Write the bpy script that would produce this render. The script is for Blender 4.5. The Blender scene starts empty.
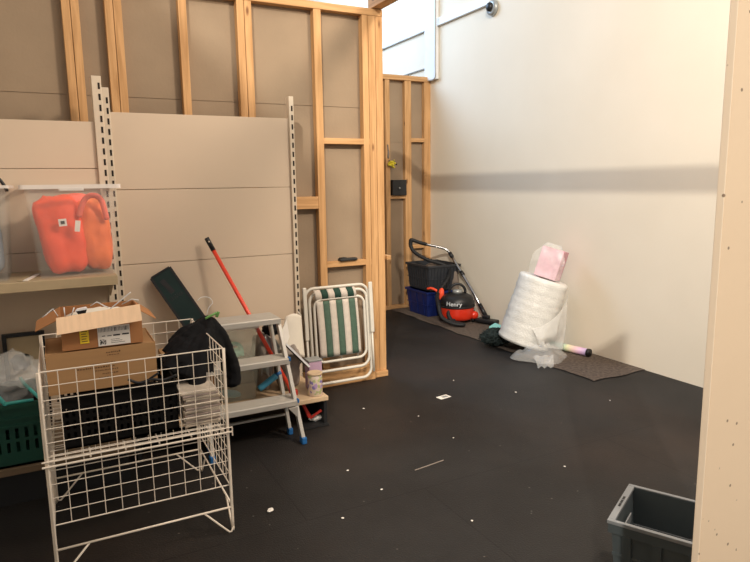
import bpy, bmesh, math, random
from mathutils import Vector, Matrix, Euler, noise
R = math.radians; PI = math.pi
C = bpy.context.scene.collection
random.seed(7)

# ------------------------------------------------------------------ materials
def nmat(name):
    m = bpy.data.materials.new(name); m.use_nodes = True
    nt = m.node_tree; b = nt.nodes['Principled BSDF']
    return m, nt, b
def mat(name, col, rough=0.6, metal=0.0, alpha=1.0, spec=0.4, var=0.0, vscale=8.0, bump=0.0, bscale=60.0, stretch=(1,1,1), sheen=0.0, trans=0.0):
    """plain procedural material: base colour broken up with noise, optional bump"""
    m, nt, b = nmat(name); L = nt.links; N = nt.nodes
    b.inputs['Roughness'].default_value = rough; b.inputs['Metallic'].default_value = metal
    b.inputs['Specular IOR Level'].default_value = spec
    b.inputs['Alpha'].default_value = alpha
    b.inputs['Base Color'].default_value = (*col, 1)
    if trans: b.inputs['Transmission Weight'].default_value = trans
    tc = N.new('ShaderNodeTexCoord'); mp = N.new('ShaderNodeMapping'); mp.inputs['Scale'].default_value = stretch
    L.new(tc.outputs['Object'], mp.inputs['Vector'])
    no = N.new('ShaderNodeTexNoise'); no.inputs['Scale'].default_value = vscale; no.inputs['Detail'].default_value = 5
    L.new(mp.outputs['Vector'], no.inputs['Vector'])
    v = max(var, 0.04)
    cr = N.new('ShaderNodeValToRGB')
    cr.color_ramp.elements[0].position = 0.3; cr.color_ramp.elements[1].position = 0.7
    cr.color_ramp.elements[0].color = tuple(c*(1-v) for c in col) + (1,)
    cr.color_ramp.elements[1].color = tuple(min(1, c*(1+v)) for c in col) + (1,)
    L.new(no.outputs['Fac'], cr.inputs['Fac']); L.new(cr.outputs['Color'], b.inputs['Base Color'])
    if bump:
        n2 = N.new('ShaderNodeTexNoise'); n2.inputs['Scale'].default_value = bscale; n2.inputs['Detail'].default_value = 4
        L.new(mp.outputs['Vector'], n2.inputs['Vector'])
        bp = N.new('ShaderNodeBump'); bp.inputs['Strength'].default_value = bump; bp.inputs['Distance'].default_value = 0.01
        L.new(n2.outputs['Fac'], bp.inputs['Height']); L.new(bp.outputs['Normal'], b.inputs['Normal'])
    return m
def wood(name, axis, c1=(0.44,0.235,0.095), c2=(0.62,0.36,0.165)):
    """softwood: grain stretched along one axis, plus a few knots"""
    m, nt, b = nmat(name); L = nt.links; N = nt.nodes
    b.inputs['Roughness'].default_value = 0.65; b.inputs['Specular IOR Level'].default_value = 0.25
    tc = N.new('ShaderNodeTexCoord'); mp = N.new('ShaderNodeMapping')
    s = [22, 22, 22]; s[axis] = 1.3; mp.inputs['Scale'].default_value = s
    L.new(tc.outputs['Object'], mp.inputs['Vector'])
    no = N.new('ShaderNodeTexNoise'); no.inputs['Scale'].default_value = 1.6; no.inputs['Detail'].default_value = 6; no.inputs['Distortion'].default_value = 0.8
    L.new(mp.outputs['Vector'], no.inputs['Vector'])
    cr = N.new('ShaderNodeValToRGB'); cr.color_ramp.elements[0].position = .32; cr.color_ramp.elements[1].position = .62
    cr.color_ramp.elements[0].color = (*c1, 1); cr.color_ramp.elements[1].color = (*c2, 1)
    L.new(no.outputs['Fac'], cr.inputs['Fac'])
    m2 = N.new('ShaderNodeMapping'); s = [9, 9, 9]; s[axis] = 3.2; m2.inputs['Scale'].default_value = s
    L.new(tc.outputs['Object'], m2.inputs['Vector'])
    vo = N.new('ShaderNodeTexVoronoi'); vo.inputs['Scale'].default_value = 1.0; L.new(m2.outputs['Vector'], vo.inputs['Vector'])
    kr = N.new('ShaderNodeValToRGB'); kr.color_ramp.elements[0].position = .06; kr.color_ramp.elements[1].position = .13
    kr.color_ramp.elements[0].color = (1,1,1,1); kr.color_ramp.elements[1].color = (0,0,0,1)
    L.new(vo.outputs['Distance'], kr.inputs['Fac'])
    mx = N.new('ShaderNodeMixRGB'); mx.inputs['Color2'].default_value = (0.20,0.09,0.035,1)
    L.new(kr.outputs['Color'], mx.inputs['Fac']); L.new(cr.outputs['Color'], mx.inputs['Color1']); L.new(mx.outputs['Color'], b.inputs['Base Color'])
    return m
def wallpaint(name, base, dirt, dots=0.0):
    m, nt, b = nmat(name); L = nt.links; N = nt.nodes
    b.inputs['Roughness'].default_value = 0.7; b.inputs['Specular IOR Level'].default_value = 0.25
    tc = N.new('ShaderNodeTexCoord')
    no = N.new('ShaderNodeTexNoise'); no.inputs['Scale'].default_value = 1.4; no.inputs['Detail'].default_value = 8; L.new(tc.outputs['Object'], no.inputs['Vector'])
    cr = N.new('ShaderNodeValToRGB'); cr.color_ramp.elements[0].position = .3; cr.color_ramp.elements[1].position = .7
    cr.color_ramp.elements[0].color = (*dirt, 1); cr.color_ramp.elements[1].color = (*base, 1)
    L.new(no.outputs['Fac'], cr.inputs['Fac'])
    out = cr.outputs['Color']
    # small scuffs
    vo = N.new('ShaderNodeTexVoronoi'); vo.inputs['Scale'].default_value = 26 if dots else 3.5
    L.new(tc.outputs['Object'], vo.inputs['Vector'])
    kr = N.new('ShaderNodeValToRGB'); kr.color_ramp.elements[0].position = .07 if dots else .012; kr.color_ramp.elements[1].position = .11 if dots else .022
    kr.color_ramp.elements[0].color = (1,1,1,1); kr.color_ramp.elements[1].color = (0,0,0,1)
    L.new(vo.outputs['Distance'], kr.inputs['Fac'])
    n3 = N.new('ShaderNodeTexNoise'); n3.inputs['Scale'].default_value = 5.0; L.new(tc.outputs['Object'], n3.inputs['Vector'])
    gt = N.new('ShaderNodeMath'); gt.operation = 'GREATER_THAN'; gt.inputs[1].default_value = .47; L.new(n3.outputs['Fac'], gt.inputs[0])
    mu = N.new('ShaderNodeMath'); mu.operation = 'MULTIPLY'; L.new(kr.outputs['Color'], mu.inputs[0]); L.new(gt.outputs[0], mu.inputs[1])
    mx = N.new('ShaderNodeMixRGB'); mx.inputs['Color2'].default_value = (0.28,0.2,0.14,1)
    L.new(mu.outputs[0], mx.inputs['Fac']); L.new(out, mx.inputs['Color1']); L.new(mx.outputs['Color'], b.inputs['Base Color'])
    n2 = N.new('ShaderNodeTexNoise'); n2.inputs['Scale'].default_value = 45; L.new(tc.outputs['Object'], n2.inputs['Vector'])
    bp = N.new('ShaderNodeBump'); bp.inputs['Strength'].default_value = 0.12; bp.inputs['Distance'].default_value = .004
    L.new(n2.outputs['Fac'], bp.inputs['Height']); L.new(bp.outputs['Normal'], b.inputs['Normal'])
    return m
def floormat():
    m, nt, b = nmat('black_rubber_floor'); L = nt.links; N = nt.nodes
    b.inputs['Specular IOR Level'].default_value = 0.3; b.inputs['Roughness'].default_value = .62
    tc = N.new('ShaderNodeTexCoord')
    no = N.new('ShaderNodeTexNoise'); no.inputs['Scale'].default_value = 1.1; no.inputs['Detail'].default_value = 9; no.inputs['Roughness'].default_value = .6
    L.new(tc.outputs['Object'], no.inputs['Vector'])
    cr = N.new('ShaderNodeValToRGB'); e = cr.color_ramp.elements
    e[0].position = .3; e[0].color = (0.0075,0.0060,0.0052,1); e[1].position = .72; e[1].color = (0.023,0.0212,0.0205,1)
    L.new(no.outputs['Fac'], cr.inputs['Fac'])
    # mat joints
    bk = N.new('ShaderNodeTexBrick'); bk.inputs['Scale'].default_value = 1.0
    bk.inputs['Mortar Size'].default_value = .0028; bk.inputs['Brick Width'].default_value = 1.25; bk.inputs['Row Height'].default_value = .92
    bk.inputs['Color1'].default_value = (0,0,0,1); bk.inputs['Color2'].default_value = (0,0,0,1); bk.inputs['Mortar'].default_value = (1,1,1,1)
    mp = N.new('ShaderNodeMapping'); mp.inputs['Location'].default_value = (.35,.3,0); L.new(tc.outputs['Object'], mp.inputs['Vector']); L.new(mp.outputs['Vector'], bk.inputs['Vector'])
    mx = N.new('ShaderNodeMixRGB'); mx.inputs['Color2'].default_value = (0.006,0.005,0.005,1)
    L.new(bk.outputs['Color'], mx.inputs['Fac']); L.new(cr.outputs['Color'], mx.inputs['Color1'])
    # dust specks
    vo = N.new('ShaderNodeTexVoronoi'); vo.inputs['Scale'].default_value = 9; L.new(tc.outputs['Object'], vo.inputs['Vector'])
    kr = N.new('ShaderNodeValToRGB'); kr.color_ramp.elements[0].position = .025; kr.color_ramp.elements[1].position = .05
    kr.color_ramp.elements[0].color = (.5,.5,.5,1); kr.color_ramp.elements[1].color = (0,0,0,1)
    L.new(vo.outputs['Distance'], kr.inputs['Fac'])
    m2 = N.new('ShaderNodeMixRGB'); m2.inputs['Color2'].default_value = (0.2,0.18,0.16,1)
    L.new(kr.outputs['Color'], m2.inputs['Fac']); L.new(mx.outputs['Color'], m2.inputs['Color1'])
    n4 = N.new('ShaderNodeTexNoise'); n4.inputs['Scale'].default_value = .7; n4.inputs['Detail'].default_value = 3; L.new(tc.outputs['Object'], n4.inputs['Vector'])
    r4 = N.new('ShaderNodeValToRGB'); r4.color_ramp.elements[0].position = .45; r4.color_ramp.elements[0].color = (1,1,1,1)
    r4.color_ramp.elements[1].position = .7; r4.color_ramp.elements[1].color = (1.5,1.05,.8,1)
    L.new(n4.outputs['Fac'], r4.inputs['Fac'])
    m3 = N.new('ShaderNodeMixRGB'); m3.blend_type = 'MULTIPLY'; m3.inputs['Fac'].default_value = 1
    L.new(m2.outputs['Color'], m3.inputs['Color1']); L.new(r4.outputs['Color'], m3.inputs['Color2']); L.new(m3.outputs['Color'], b.inputs['Base Color'])
    n2 = N.new('ShaderNodeTexNoise'); n2.inputs['Scale'].default_value = 120; n2.inputs['Detail'].default_value = 3; L.new(tc.outputs['Object'], n2.inputs['Vector'])
    bp = N.new('ShaderNodeBump'); bp.inputs['Strength'].default_value = .5; bp.inputs['Distance'].default_value = .004
    L.new(n2.outputs['Fac'], bp.inputs['Height']); L.new(bp.outputs['Normal'], b.inputs['Normal'])
    return m
def pattern(name, cols, scale=30, rough=.6):
    m, nt, b = nmat(name); L = nt.links; N = nt.nodes
    b.inputs['Roughness'].default_value = rough
    tc = N.new('ShaderNodeTexCoord'); vo = N.new('ShaderNodeTexVoronoi'); vo.inputs['Scale'].default_value = scale
    L.new(tc.outputs['Object'], vo.inputs['Vector'])
    sp = N.new('ShaderNodeSeparateColor'); L.new(vo.outputs['Color'], sp.inputs[0])
    cr = N.new('ShaderNodeValToRGB'); cr.color_ramp.interpolation = 'CONSTANT'
    n = len(cols)
    while len(cr.color_ramp.elements) < n: cr.color_ramp.elements.new(.5)
    for i, c in enumerate(cols): cr.color_ramp.elements[i].position = i/n; cr.color_ramp.elements[i].color = (*c, 1)
    L.new(sp.outputs[0], cr.inputs['Fac']); L.new(cr.outputs['Color'], b.inputs['Base Color'])
    return m
def bands(name, cols, axis, lo, hi):
    """colour bands along one object axis"""
    m, nt, b = nmat(name); L = nt.links; N = nt.nodes
    tc = N.new('ShaderNodeTexCoord'); se = N.new('ShaderNodeSeparateXYZ'); L.new(tc.outputs['Object'], se.inputs[0])
    mr = N.new('ShaderNodeMapRange'); mr.inputs['From Min'].default_value = lo; mr.inputs['From Max'].default_value = hi
    L.new(se.outputs[axis], mr.inputs['Value'])
    cr = N.new('ShaderNodeValToRGB'); n = len(cols)
    while len(cr.color_ramp.elements) < n: cr.color_ramp.elements.new(.5)
    for i, c in enumerate(cols): cr.color_ramp.elements[i].position = i/(n-1); cr.color_ramp.elements[i].color = (*c, 1)
    L.new(mr.outputs[0], cr.inputs['Fac']); L.new(cr.outputs['Color'], b.inputs['Base Color'])
    return m

M = {}
M['floor'] = floormat()
M['carpet'] = mat('brown_carpet', (0.125,0.098,0.08), .95, var=.35, vscale=40, bump=.6, bscale=300, spec=.1)
M['wall'] = wallpaint('cream_wall_paint', (0.80,0.715,0.585), (0.755,0.67,0.54))
M['ply'] = wallpaint('painted_plywood', (0.86,0.655,0.455), (0.80,0.60,0.41), 1)
M['plyedge'] = wallpaint('painted_plywood_edge', (0.88,0.74,0.58), (0.78,0.63,0.48), 1)
M['board'] = mat('grey_brown_board', (0.31,0.23,0.155), .8, var=.1, vscale=2.5, spec=.2, bump=.1)
M['woodz'] = wood('softwood_upright', 2); M['woodx'] = wood('softwood_plate', 0); M['woody'] = wood('softwood_beam', 1)
M['gond'] = mat('beige_metal', (0.60,0.48,0.36), .55, var=.03, vscale=1.5, spec=.3)
M['gondup'] = mat('cream_metal', (0.62,0.52,0.40), .5, var=.05)
M['shelf'] = mat('olive_beige_shelf', (0.40,0.31,0.19), .55, var=.06)
M['slot'] = mat('dark_slot', (0.018,0.013,0.01), .9)
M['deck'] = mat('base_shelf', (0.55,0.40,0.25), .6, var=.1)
M['whitep'] = mat('white_plastic', (0.75,0.76,0.77), .4)
M['wire'] = mat('cream_coated_wire', (0.80,0.71,0.60), .42, spec=.45, var=.08)
M['clear'] = mat('clear_plastic', (0.86,0.80,0.74), .22, alpha=.075, spec=.5)
M['clear2'] = mat('hazy_plastic', (0.62,0.62,0.52), .3, alpha=.24, spec=.5)
M['rim'] = mat('frosted_plastic_rim', (0.85,0.78,0.72), .35, alpha=.8)
M['film'] = mat('plastic_film', (0.80,0.80,0.78), .25, alpha=.27, spec=.7)
M['bubble'] = mat('bubble_wrap', (0.70,0.69,0.655), .3, alpha=1, spec=.5, var=.07, vscale=14, bump=.5, bscale=90)
M['bubblef'] = mat('bubble_film', (0.80,0.79,0.76), .25, alpha=.5, spec=.6, bump=.5, bscale=110, var=.1)
M['orange'] = mat('neon_orange_fabric', (1.0,0.085,0.03), .55, var=.22, vscale=9, bump=.3, bscale=25)
M['orange2'] = mat('bright_orange_fabric', (1.0,0.17,0.04), .55, var=.25, vscale=9, bump=.3, bscale=25)
M['pinkish'] = mat('pink_orange_fabric', (0.92,0.17,0.12), .5, var=.1, vscale=9)
M['bluegrey'] = mat('blue_grey_fabric', (0.22,0.27,0.33), .8, var=.2)
M['paper'] = mat('white_paper', (0.78,0.74,0.68), .7)
M['ink'] = mat('black_ink', (0.03,0.03,0.03), .8)
M['brownink'] = mat('brown_ink', (0.14,0.075,0.035), .8)
M['card'] = mat('brown_cardboard', (0.39,0.225,0.105), .8, var=.06, vscale=4, spec=.15, stretch=(1,1,8))
M['card2'] = mat('red_brown_cardboard', (0.37,0.17,0.07), .8, var=.06, vscale=4, spec=.15)
M['cardin'] = mat('pale_cardboard_inside', (0.78,0.55,0.36), .8, var=.06, vscale=12, spec=.15, stretch=(6,1,1))
M['yellow'] = mat('yellow_sticker', (0.85,0.60,0.03), .5)
M['black'] = mat('black_plastic', (0.011,0.011,0.012), .4)
M['blackcrate'] = mat('black_vented_plastic', (0.005,0.0045,0.0045), .7, spec=.15)
M['baseshaded'] = mat('shaded_base_shelf', (0.16,0.11,0.065), .7)  # beige base shelf with its shadow put into the colour
M['blackm'] = mat('matt_black_plastic', (0.012,0.012,0.013), .6)
M['blackc'] = mat('black_cloth', (0.006,0.006,0.007), .85, var=.3, vscale=12, bump=.3, bscale=30, spec=.2)
M['greencrate'] = mat('green_plastic', (0.007,0.055,0.036), .5, var=.1)
M['teal'] = mat('turquoise_plastic', (0.05,0.36,0.33), .4)
M['mint'] = mat('mint_plastic', (0.30,0.66,0.52), .45)
M['blue'] = mat('blue_plastic', (0.05,0.26,0.42), .45)
M['skyblue'] = mat('sky_blue_item', (0.16,0.44,0.56), .5)
M['green'] = mat('lime_green_plastic', (0.12,0.28,0.07), .4)
M['bluecrate'] = mat('royal_blue_plastic', (0.008,0.018,0.11), .4)
M['darkgreen'] = mat('dark_green_box', (0.006,0.020,0.018), .45, spec=.25, var=.25, vscale=5)
M['blackedge'] = mat('black_edge', (0.008,0.008,0.009), .5)
M['redpole'] = mat('red_metal_pole', (0.72,0.055,0.025), .3, spec=.5)
M['redv'] = mat('red_shiny_plastic', (0.62,0.03,0.01), .25, spec=.6)
M['red'] = mat('red_plastic', (0.42,0.03,0.02), .45)
M['alu'] = mat('aluminium', (0.56,0.53,0.48), .38, metal=.55, var=.06)
M['tread'] = mat('ribbed_aluminium_tread', (0.54,0.51,0.46), .42, metal=.45, var=.1, vscale=60, stretch=(.2,6,6))
M['bluefoot'] = mat('blue_rubber', (0.02,0.13,0.36), .5)
M['chrome'] = mat('chrome', (0.48,0.48,0.49), .2, metal=1)
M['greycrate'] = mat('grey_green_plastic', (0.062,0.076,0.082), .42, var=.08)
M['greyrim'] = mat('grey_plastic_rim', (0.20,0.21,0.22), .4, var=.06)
M['greybox'] = mat('dark_grey_plastic', (0.028,0.031,0.037), .45)
M['chairtube'] = mat('white_tube', (0.66,0.62,0.54), .35)
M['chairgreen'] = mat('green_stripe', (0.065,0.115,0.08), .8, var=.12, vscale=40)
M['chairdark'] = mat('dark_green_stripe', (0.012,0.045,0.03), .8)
M['chairwhite'] = mat('white_stripe', (0.56,0.49,0.42), .8, var=.06, vscale=40)
M['pink'] = mat('pink_card', (0.60,0.32,0.37), .6, var=.05)
M['pinkl'] = mat('light_pink_card', (0.80,0.50,0.58), .5, var=.14, vscale=16)
M['lilac'] = mat('lilac_card', (0.46,0.31,0.42), .6)
M['fluff'] = mat('dark_green_fluff', (0.012,0.02,0.019), .95, var=.5, vscale=60)
M['aqua'] = mat('aqua_foam', (0.26,0.60,0.56), .7)
M['tin'] = pattern('floral_tin', [(0.60,0.50,0.36), (0.42,0.28,0.48), (0.22,0.17,0.38), (0.62,0.50,0.38), (0.40,0.42,0.20), (0.62,0.50,0.44)], 55, .4)
M['mag'] = mat('magazine_paper', (0.55,0.47,0.38), .5, var=.25, vscale=50, stretch=(.4,.4,6))
M['mag2'] = mat('glossy_magazine_cover', (0.42,0.34,0.30), .3, var=.3, vscale=12)
M['yelblk'] = pattern('yellow_black_ties', [(0.72,0.60,0.04), (0.72,0.60,0.04), (0.02,0.02,0.02)], 35, .5)
M['darkgrey'] = mat('dark_grey_metal', (0.018,0.018,0.018), .6)
M['greybag'] = mat('grey_fabric_bag', (0.28,0.235,0.20), .85, var=.2, vscale=10, bump=.4, bscale=30)
M['whitecloth'] = mat('white_cloth', (0.72,0.66,0.56), .75, var=.08, vscale=6)
M['silver'] = mat('grey_silver', (0.36,0.37,0.36), .35, metal=.4)
M['pipe'] = mat('grey_cable', (0.33,0.32,0.30), .5)
M['brownlump'] = mat('brown_cloth', (0.20,0.16,0.13), .9, var=.2)
M['rainbow'] = bands('pastel_bands', [(0.35,0.58,0.55), (0.72,0.72,0.45), (0.74,0.52,0.48), (0.66,0.42,0.60), (0.48,0.38,0.62)], 0, -.06, .19)

# ------------------------------------------------------------------ mesh builder
def orot(e): return Euler(e).to_matrix()
class MB:
    def __init__(s): s.bm = bmesh.new()
    def box(s, x0, y0, z0, x1, y1, z1, bev=0.0):
        r = bmesh.ops.create_cube(s.bm, size=1.0); vs = r['verts']
        for v in vs: v.co = Vector(((x0+x1)/2+v.co.x*(x1-x0), (y0+y1)/2+v.co.y*(y1-y0), (z0+z1)/2+v.co.z*(z1-z0)))
        if bev:
            es = list({e for v in vs for e in v.link_edges}); bmesh.ops.bevel(s.bm, geom=es, offset=bev, segments=2, affect='EDGES', profile=.5)
        return s
    def obox(s, c, size, rot=(0,0,0), bev=0.0):
        r = bmesh.ops.create_cube(s.bm, size=1.0); vs = r['verts']
        q = orot(rot) if not isinstance(rot, Matrix) else rot
        for v in vs: v.co = q @ Vector((v.co.x*size[0], v.co.y*size[1], v.co.z*size[2])) + Vector(c)
        if bev:
            es = list({e for v in vs for e in v.link_edges}); bmesh.ops.bevel(s.bm, geom=es, offset=bev, segments=2, affect='EDGES', profile=.5)
        return s
    def bar(s, a, b, w, t, bev=0.0, side=None):
        """rectangular bar from a to b; w across 'side' direction, t the other way"""
        a, b = Vector(a), Vector(b); d = (b-a); L = d.length; d.normalize()
        sd = Vector(side) if side else (Vector((0,0,1)).cross(d) if abs(d.z) < .95 else Vector((1,0,0)))
        sd = (sd - sd.dot(d)*d).normalized(); u = d.cross(sd)
        q = Matrix((sd, u, d)).transposed()
        return s.obox((a+b)/2, (w, t, L), q, bev)
    def tube(s, pts, r, n=8, closed=False, cap=True, r2=None):
        P = [Vector(p) for p in pts]; m = len(P); rings = []; prev = None
        for i in range(m):
            if closed: t = (P[(i+1) % m]-P[i-1])
            elif i == 0: t = P[1]-P[0]
            elif i == m-1: t = P[-1]-P[-2]
            else: t = (P[i+1]-P[i]).normalized() + (P[i]-P[i-1]).normalized()
            if t.length < 1e-9: t = Vector((0,0,1))
            t.normalize()
            if prev is None: u = t.orthogonal().normalized()
            else:
                u = prev - prev.dot(t)*t
                u = u.normalized() if u.length > 1e-6 else t.orthogonal().normalized()
            prev = u; w = t.cross(u)
            rr = r if r2 is None else r+(r2-r)*i/(m-1)
            rings.append([s.bm.verts.new(P[i]+rr*(math.cos(2*PI*k/n)*u+math.sin(2*PI*k/n)*w)) for k in range(n)])
        for i in range(m if closed else m-1):
            a, b = rings[i], rings[(i+1) % m]
            for k in range(n): s.bm.faces.new((a[k], a[(k+1) % n], b[(k+1) % n], b[k]))
        if cap and not closed:
            s.bm.faces.new(rings[0][::-1]); s.bm.faces.new(rings[-1])
        return s
    def lathe(s, prof, c=(0,0,0), n=32, rot=None, sy=1.0, wob=0.0, cap=True):
        q = orot(rot) if rot else Matrix.Identity(3); rings = []
        for (r, z) in prof:
            ring = []
            for k in range(n):
                a = 2*PI*k/n; rr = r*(1+wob*noise.noise(Vector((math.cos(a)*2, math.sin(a)*2, z*8))))
                ring.append(s.bm.verts.new(q @ Vector((rr*math.cos(a), rr*math.sin(a)*sy, z)) + Vector(c)))
            rings.append(ring)
        for a, b in zip(rings, rings[1:]):
            for k in range(n): s.bm.faces.new((a[k], a[(k+1) % n], b[(k+1) % n], b[k]))
        if cap: s.bm.faces.new(rings[0][::-1]); s.bm.faces.new(rings[-1])
        return s
    def prism(s, pts, off):
        """flat polygon extruded by a vector"""
        o = Vector(off); a = [s.bm.verts.new(Vector(p)) for p in pts]; b = [s.bm.verts.new(Vector(p)+o) for p in pts]; n = len(pts)
        s.bm.faces.new(a[::-1]); s.bm.faces.new(b)
        for k in range(n): s.bm.faces.new((a[k], a[(k+1) % n], b[(k+1) % n], b[k]))
        return s
    def grid(s, fn, nu, nv):
        g = [[s.bm.verts.new(Vector(fn(i/nu, j/nv))) for j in range(nv+1)] for i in range(nu+1)]
        for i in range(nu):
            for j in range(nv): s.bm.faces.new((g[i][j], g[i+1][j], g[i+1][j+1], g[i][j+1]))
        return s
    def blob(s, c, rad, rot=(0,0,0), amp=.12, freq=6, sub=4, power=2.0, seed=0):
        """lumpy super-ellipsoid with folds"""
        r = bmesh.ops.create_icosphere(s.bm, subdivisions=sub, radius=1.0); q = orot(rot)
        for v in r['verts']:
            d = v.co.normalized(); k = (abs(d.x)**power+abs(d.y)**power+abs(d.z)**power)**(-1/power); p = d*k
            nn = noise.noise(p*freq/3+Vector((seed, seed*2, 0)))*.7 + abs(noise.noise(p*freq*.8+Vector((0, seed, 5))))*.6
            p = p*(1+amp*nn)
            v.co = q @ Vector((p.x*rad[0], p.y*rad[1], p.z*rad[2])) + Vector(c)
        return s
    def build(s, name, m, parent=None, smooth=False, local=False):
        me = bpy.data.meshes.new(name)
        bmesh.ops.recalc_face_normals(s.bm, faces=s.bm.faces)
        if parent is None:
            xs = [v.co for v in s.bm.verts]
            o0 = Vector(((min(v.x for v in xs)+max(v.x for v in xs))/2, (min(v.y for v in xs)+max(v.y for v in xs))/2, min(v.z for v in xs)))
            if name.startswith(('wall', 'floor', 'trim')): o0 = Vector((0,0,0))
            if local: o0 = Vector((0,0,0))
        elif local: o0 = Vector((0,0,0))
        else:
            o0 = Vector((0,0,0)); q = parent
            while q is not None: o0 += q.location; q = q.parent
        bmesh.ops.translate(s.bm, verts=s.bm.verts, vec=-o0)
        s.bm.to_mesh(me); s.bm.free()
        if smooth:
            for p in me.polygons: p.use_smooth = True
        me.materials.append(m if not isinstance(m, str) else M[m])
        o = bpy.data.objects.new(name, me); C.objects.link(o)
        if parent is None and not local: o.location = o0
        if parent is not None: o.parent = parent
        return o
def tag(o, label=None, cat=None, group=None, kind=None):
    if label: o['label'] = label
    if cat: o['category'] = cat
    if group: o['group'] = group
    if kind: o['kind'] = kind
    return o
def thing(name, label, cat, loc=(0,0,0), rz=0, group=None):
    o = bpy.data.objects.new(name, None); C.objects.link(o); o.location = loc; o.rotation_euler = (0,0,rz)
    o.empty_display_size = .05
    return tag(o, label, cat, group)
def arc(c, r, a0, a1, n, ax=(1,0,0), ay=(0,0,1)):
    c, ax, ay = Vector(c), Vector(ax), Vector(ay)
    return [c+r*(math.cos(a0+(a1-a0)*i/n)*ax+math.sin(a0+(a1-a0)*i/n)*ay) for i in range(n+1)]
def spline(pts, n=8):
    P = [Vector(p) for p in pts]; P = [2*P[0]-P[1]]+P+[2*P[-1]-P[-2]]; out = []
    for i in range(1, len(P)-2):
        for k in range(n):
            t = k/n; a, b, c, d = P[i-1:i+3]
            out.append(.5*((2*b)+(-a+c)*t+(2*a-5*b+4*c-d)*t*t+(-a+3*b-3*c+d)*t**3))
    out.append(P[-2]); return out
def roundrect(x0, z0, x1, z1, y, r, n=5, lean=None):
    pts = []
    for cx, cz, a in ((x1-r, z1-r, 0), (x0+r, z1-r, PI/2), (x0+r, z0+r, PI), (x1-r, z0+r, 1.5*PI)):
        pts += arc((cx, y, cz), r, a, a+PI/2, n)
    return [Vector((p.x, lean(p.z) if lean else y, p.z)) for p in pts]

# ------------------------------------------------------------------ the setting
b = MB(); b.box(-3.4, -2.5, -.06, 4.2, 12, 0); tag(b.build('floor', 'floor'), kind='structure')
b = MB()
def rug(u, v):
    x = 3.515 + u*(4.088-3.515) + (.012*math.sin(v*31)+.006*math.sin(v*77) if u == 0 else 0)
    return (x, 3.25+.012*math.sin(u*9)*(v == 0)+v*(6.43-3.25), .006)
b.grid(rug, 10, 60)
tag(b.build('carpet_strip', 'carpet'), 'worn brown carpet strip laid on the floor along the cream wall', 'carpet')

b = MB(); b.box(4.09, -1.5, 0, 4.25, 12, 5.2); wr = tag(b.build('wall_right', 'wall'), kind='structure')
MB().box(4.055, 5.30, 3.27, 4.0899, 11.9, 3.355, .004).build('cable_trunking', 'whitep', wr)
MB().box(4.04, 6.26, 2.69, 4.0899, 6.50, 5.1, .008).build('boxed_casing', 'whitep', wr)
MB().tube(spline([(4.03, 6.245, 5.0), (4.03, 6.245, 3.8), (4.03, 6.245, 2.9), (4.035, 6.25, 2.72), (4.05, 6.33, 2.69), (4.05, 6.41, 2.69)], 6), .007).build('cable', 'pipe', wr)
MB().tube([(4.075, 6.53, 5.0), (4.075, 6.53, 2.85), (4.075, 7.6, 2.85), (4.075, 9.5, 2.85)], .009).build('cable', 'pipe', wr)

# stud partition behind the shelving
XL = -3.2; YF = 4.18
b = MB()
b.box(XL, 4.242, 0, 2.235, 4.257, 2.055); b.box(XL, 4.242, 2.059, 2.235, 4.257, 2.72); b.box(XL, 4.247, 1.9, 2.235, 4.256, 2.2)
wb = tag(b.build('wall_back', 'board'), kind='structure')
for x0, x1 in ((-2.9,-2.855), (-2.0,-1.955), (-1.1,-1.055), (-.5,-.455), (.138,.183), (.186,.231), (.370,.416), (.419,.465), (.796,.846), (1.166,1.214), (1.217,1.265), (1.702,1.757), (2.075,2.122), (2.125,2.180), (2.183,2.24)):
    MB().box(x0, YF, .045, x1, 4.241, 2.70, .0025).build('stud', 'woodz', wb)
MB().box(XL, YF-.004, 2.70, 2.24, 4.245, 2.748, .003).build('top_plate', 'woodx', wb)
MB().box(XL, YF-.02, 0, 2.245, 4.245, .045, .003).build('sole_plate', 'woodx', wb)
MB().box(1.45, 4.135, .0, 2.12, 4.179, .135, .004).build('kick_board', 'woodx', wb)
for x0, x1, z0, z1 in ((1.757,2.125,1.79,1.832), (1.757,2.125,.895,.937), (1.265,1.702,1.33,1.418), (.465,.796,1.33,1.40)):
    MB().box(x0, YF+.002, z0, x1, 4.241, z1, .003).build('noggin', 'woodx', wb)
MB().box(2.241, 4.15, .925, 2.275, 4.24, .957, .002).build('batten_end', 'woodx', wb)
MB().box(2.155, -3.6, 2.752, 2.24, 4.24, 2.845, .003).build('header_beam', 'woody', wb)

# far stud partition
b = MB(); b.box(1.2, 6.502, 0, 4.052, 6.517, 1.98); b.box(1.2, 6.502, 1.984, 4.052, 6.517, 2.70); b.box(1.2,6.506,1.9,4.05,6.516,2.1)
wf = tag(b.build('wall_far', 'board'), kind='structure')
for x0, x1 in ((1.3,1.35), (2.0,2.05), (2.6,2.65), (3.10,3.15), (3.478,3.535), (3.738,3.822), (4.003,4.0895)):
    MB().box(x0, 6.44, .045, x1, 6.501, 2.68, .003).build('stud', 'woodz', wf)
MB().box(1.2, 6.43, 2.68, 4.09, 6.52, 2.735, .003).build('top_plate', 'woodx', wf)
MB().box(1.2, 6.43, 0, 4.09, 6.501, .045, .003).build('sole_plate', 'woodx', wf)
for x0, x1, z0, z1 in ((3.822,4.003,1.985,2.03), (3.535,3.738,1.325,1.362), (3.822,4.003,.72,.765)):
    MB().box(x0, 6.442, z0, x1, 6.501, z1, .003).build('noggin', 'woodx', wf)

b = MB(); b.box(-3.35, -1.55, 0, -1.6, 4.17, 4.8); tag(b.build('wall_left_blocker', 'wall'), kind='structure')  # unseen wall, added to keep the key spot off the shelving
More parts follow.
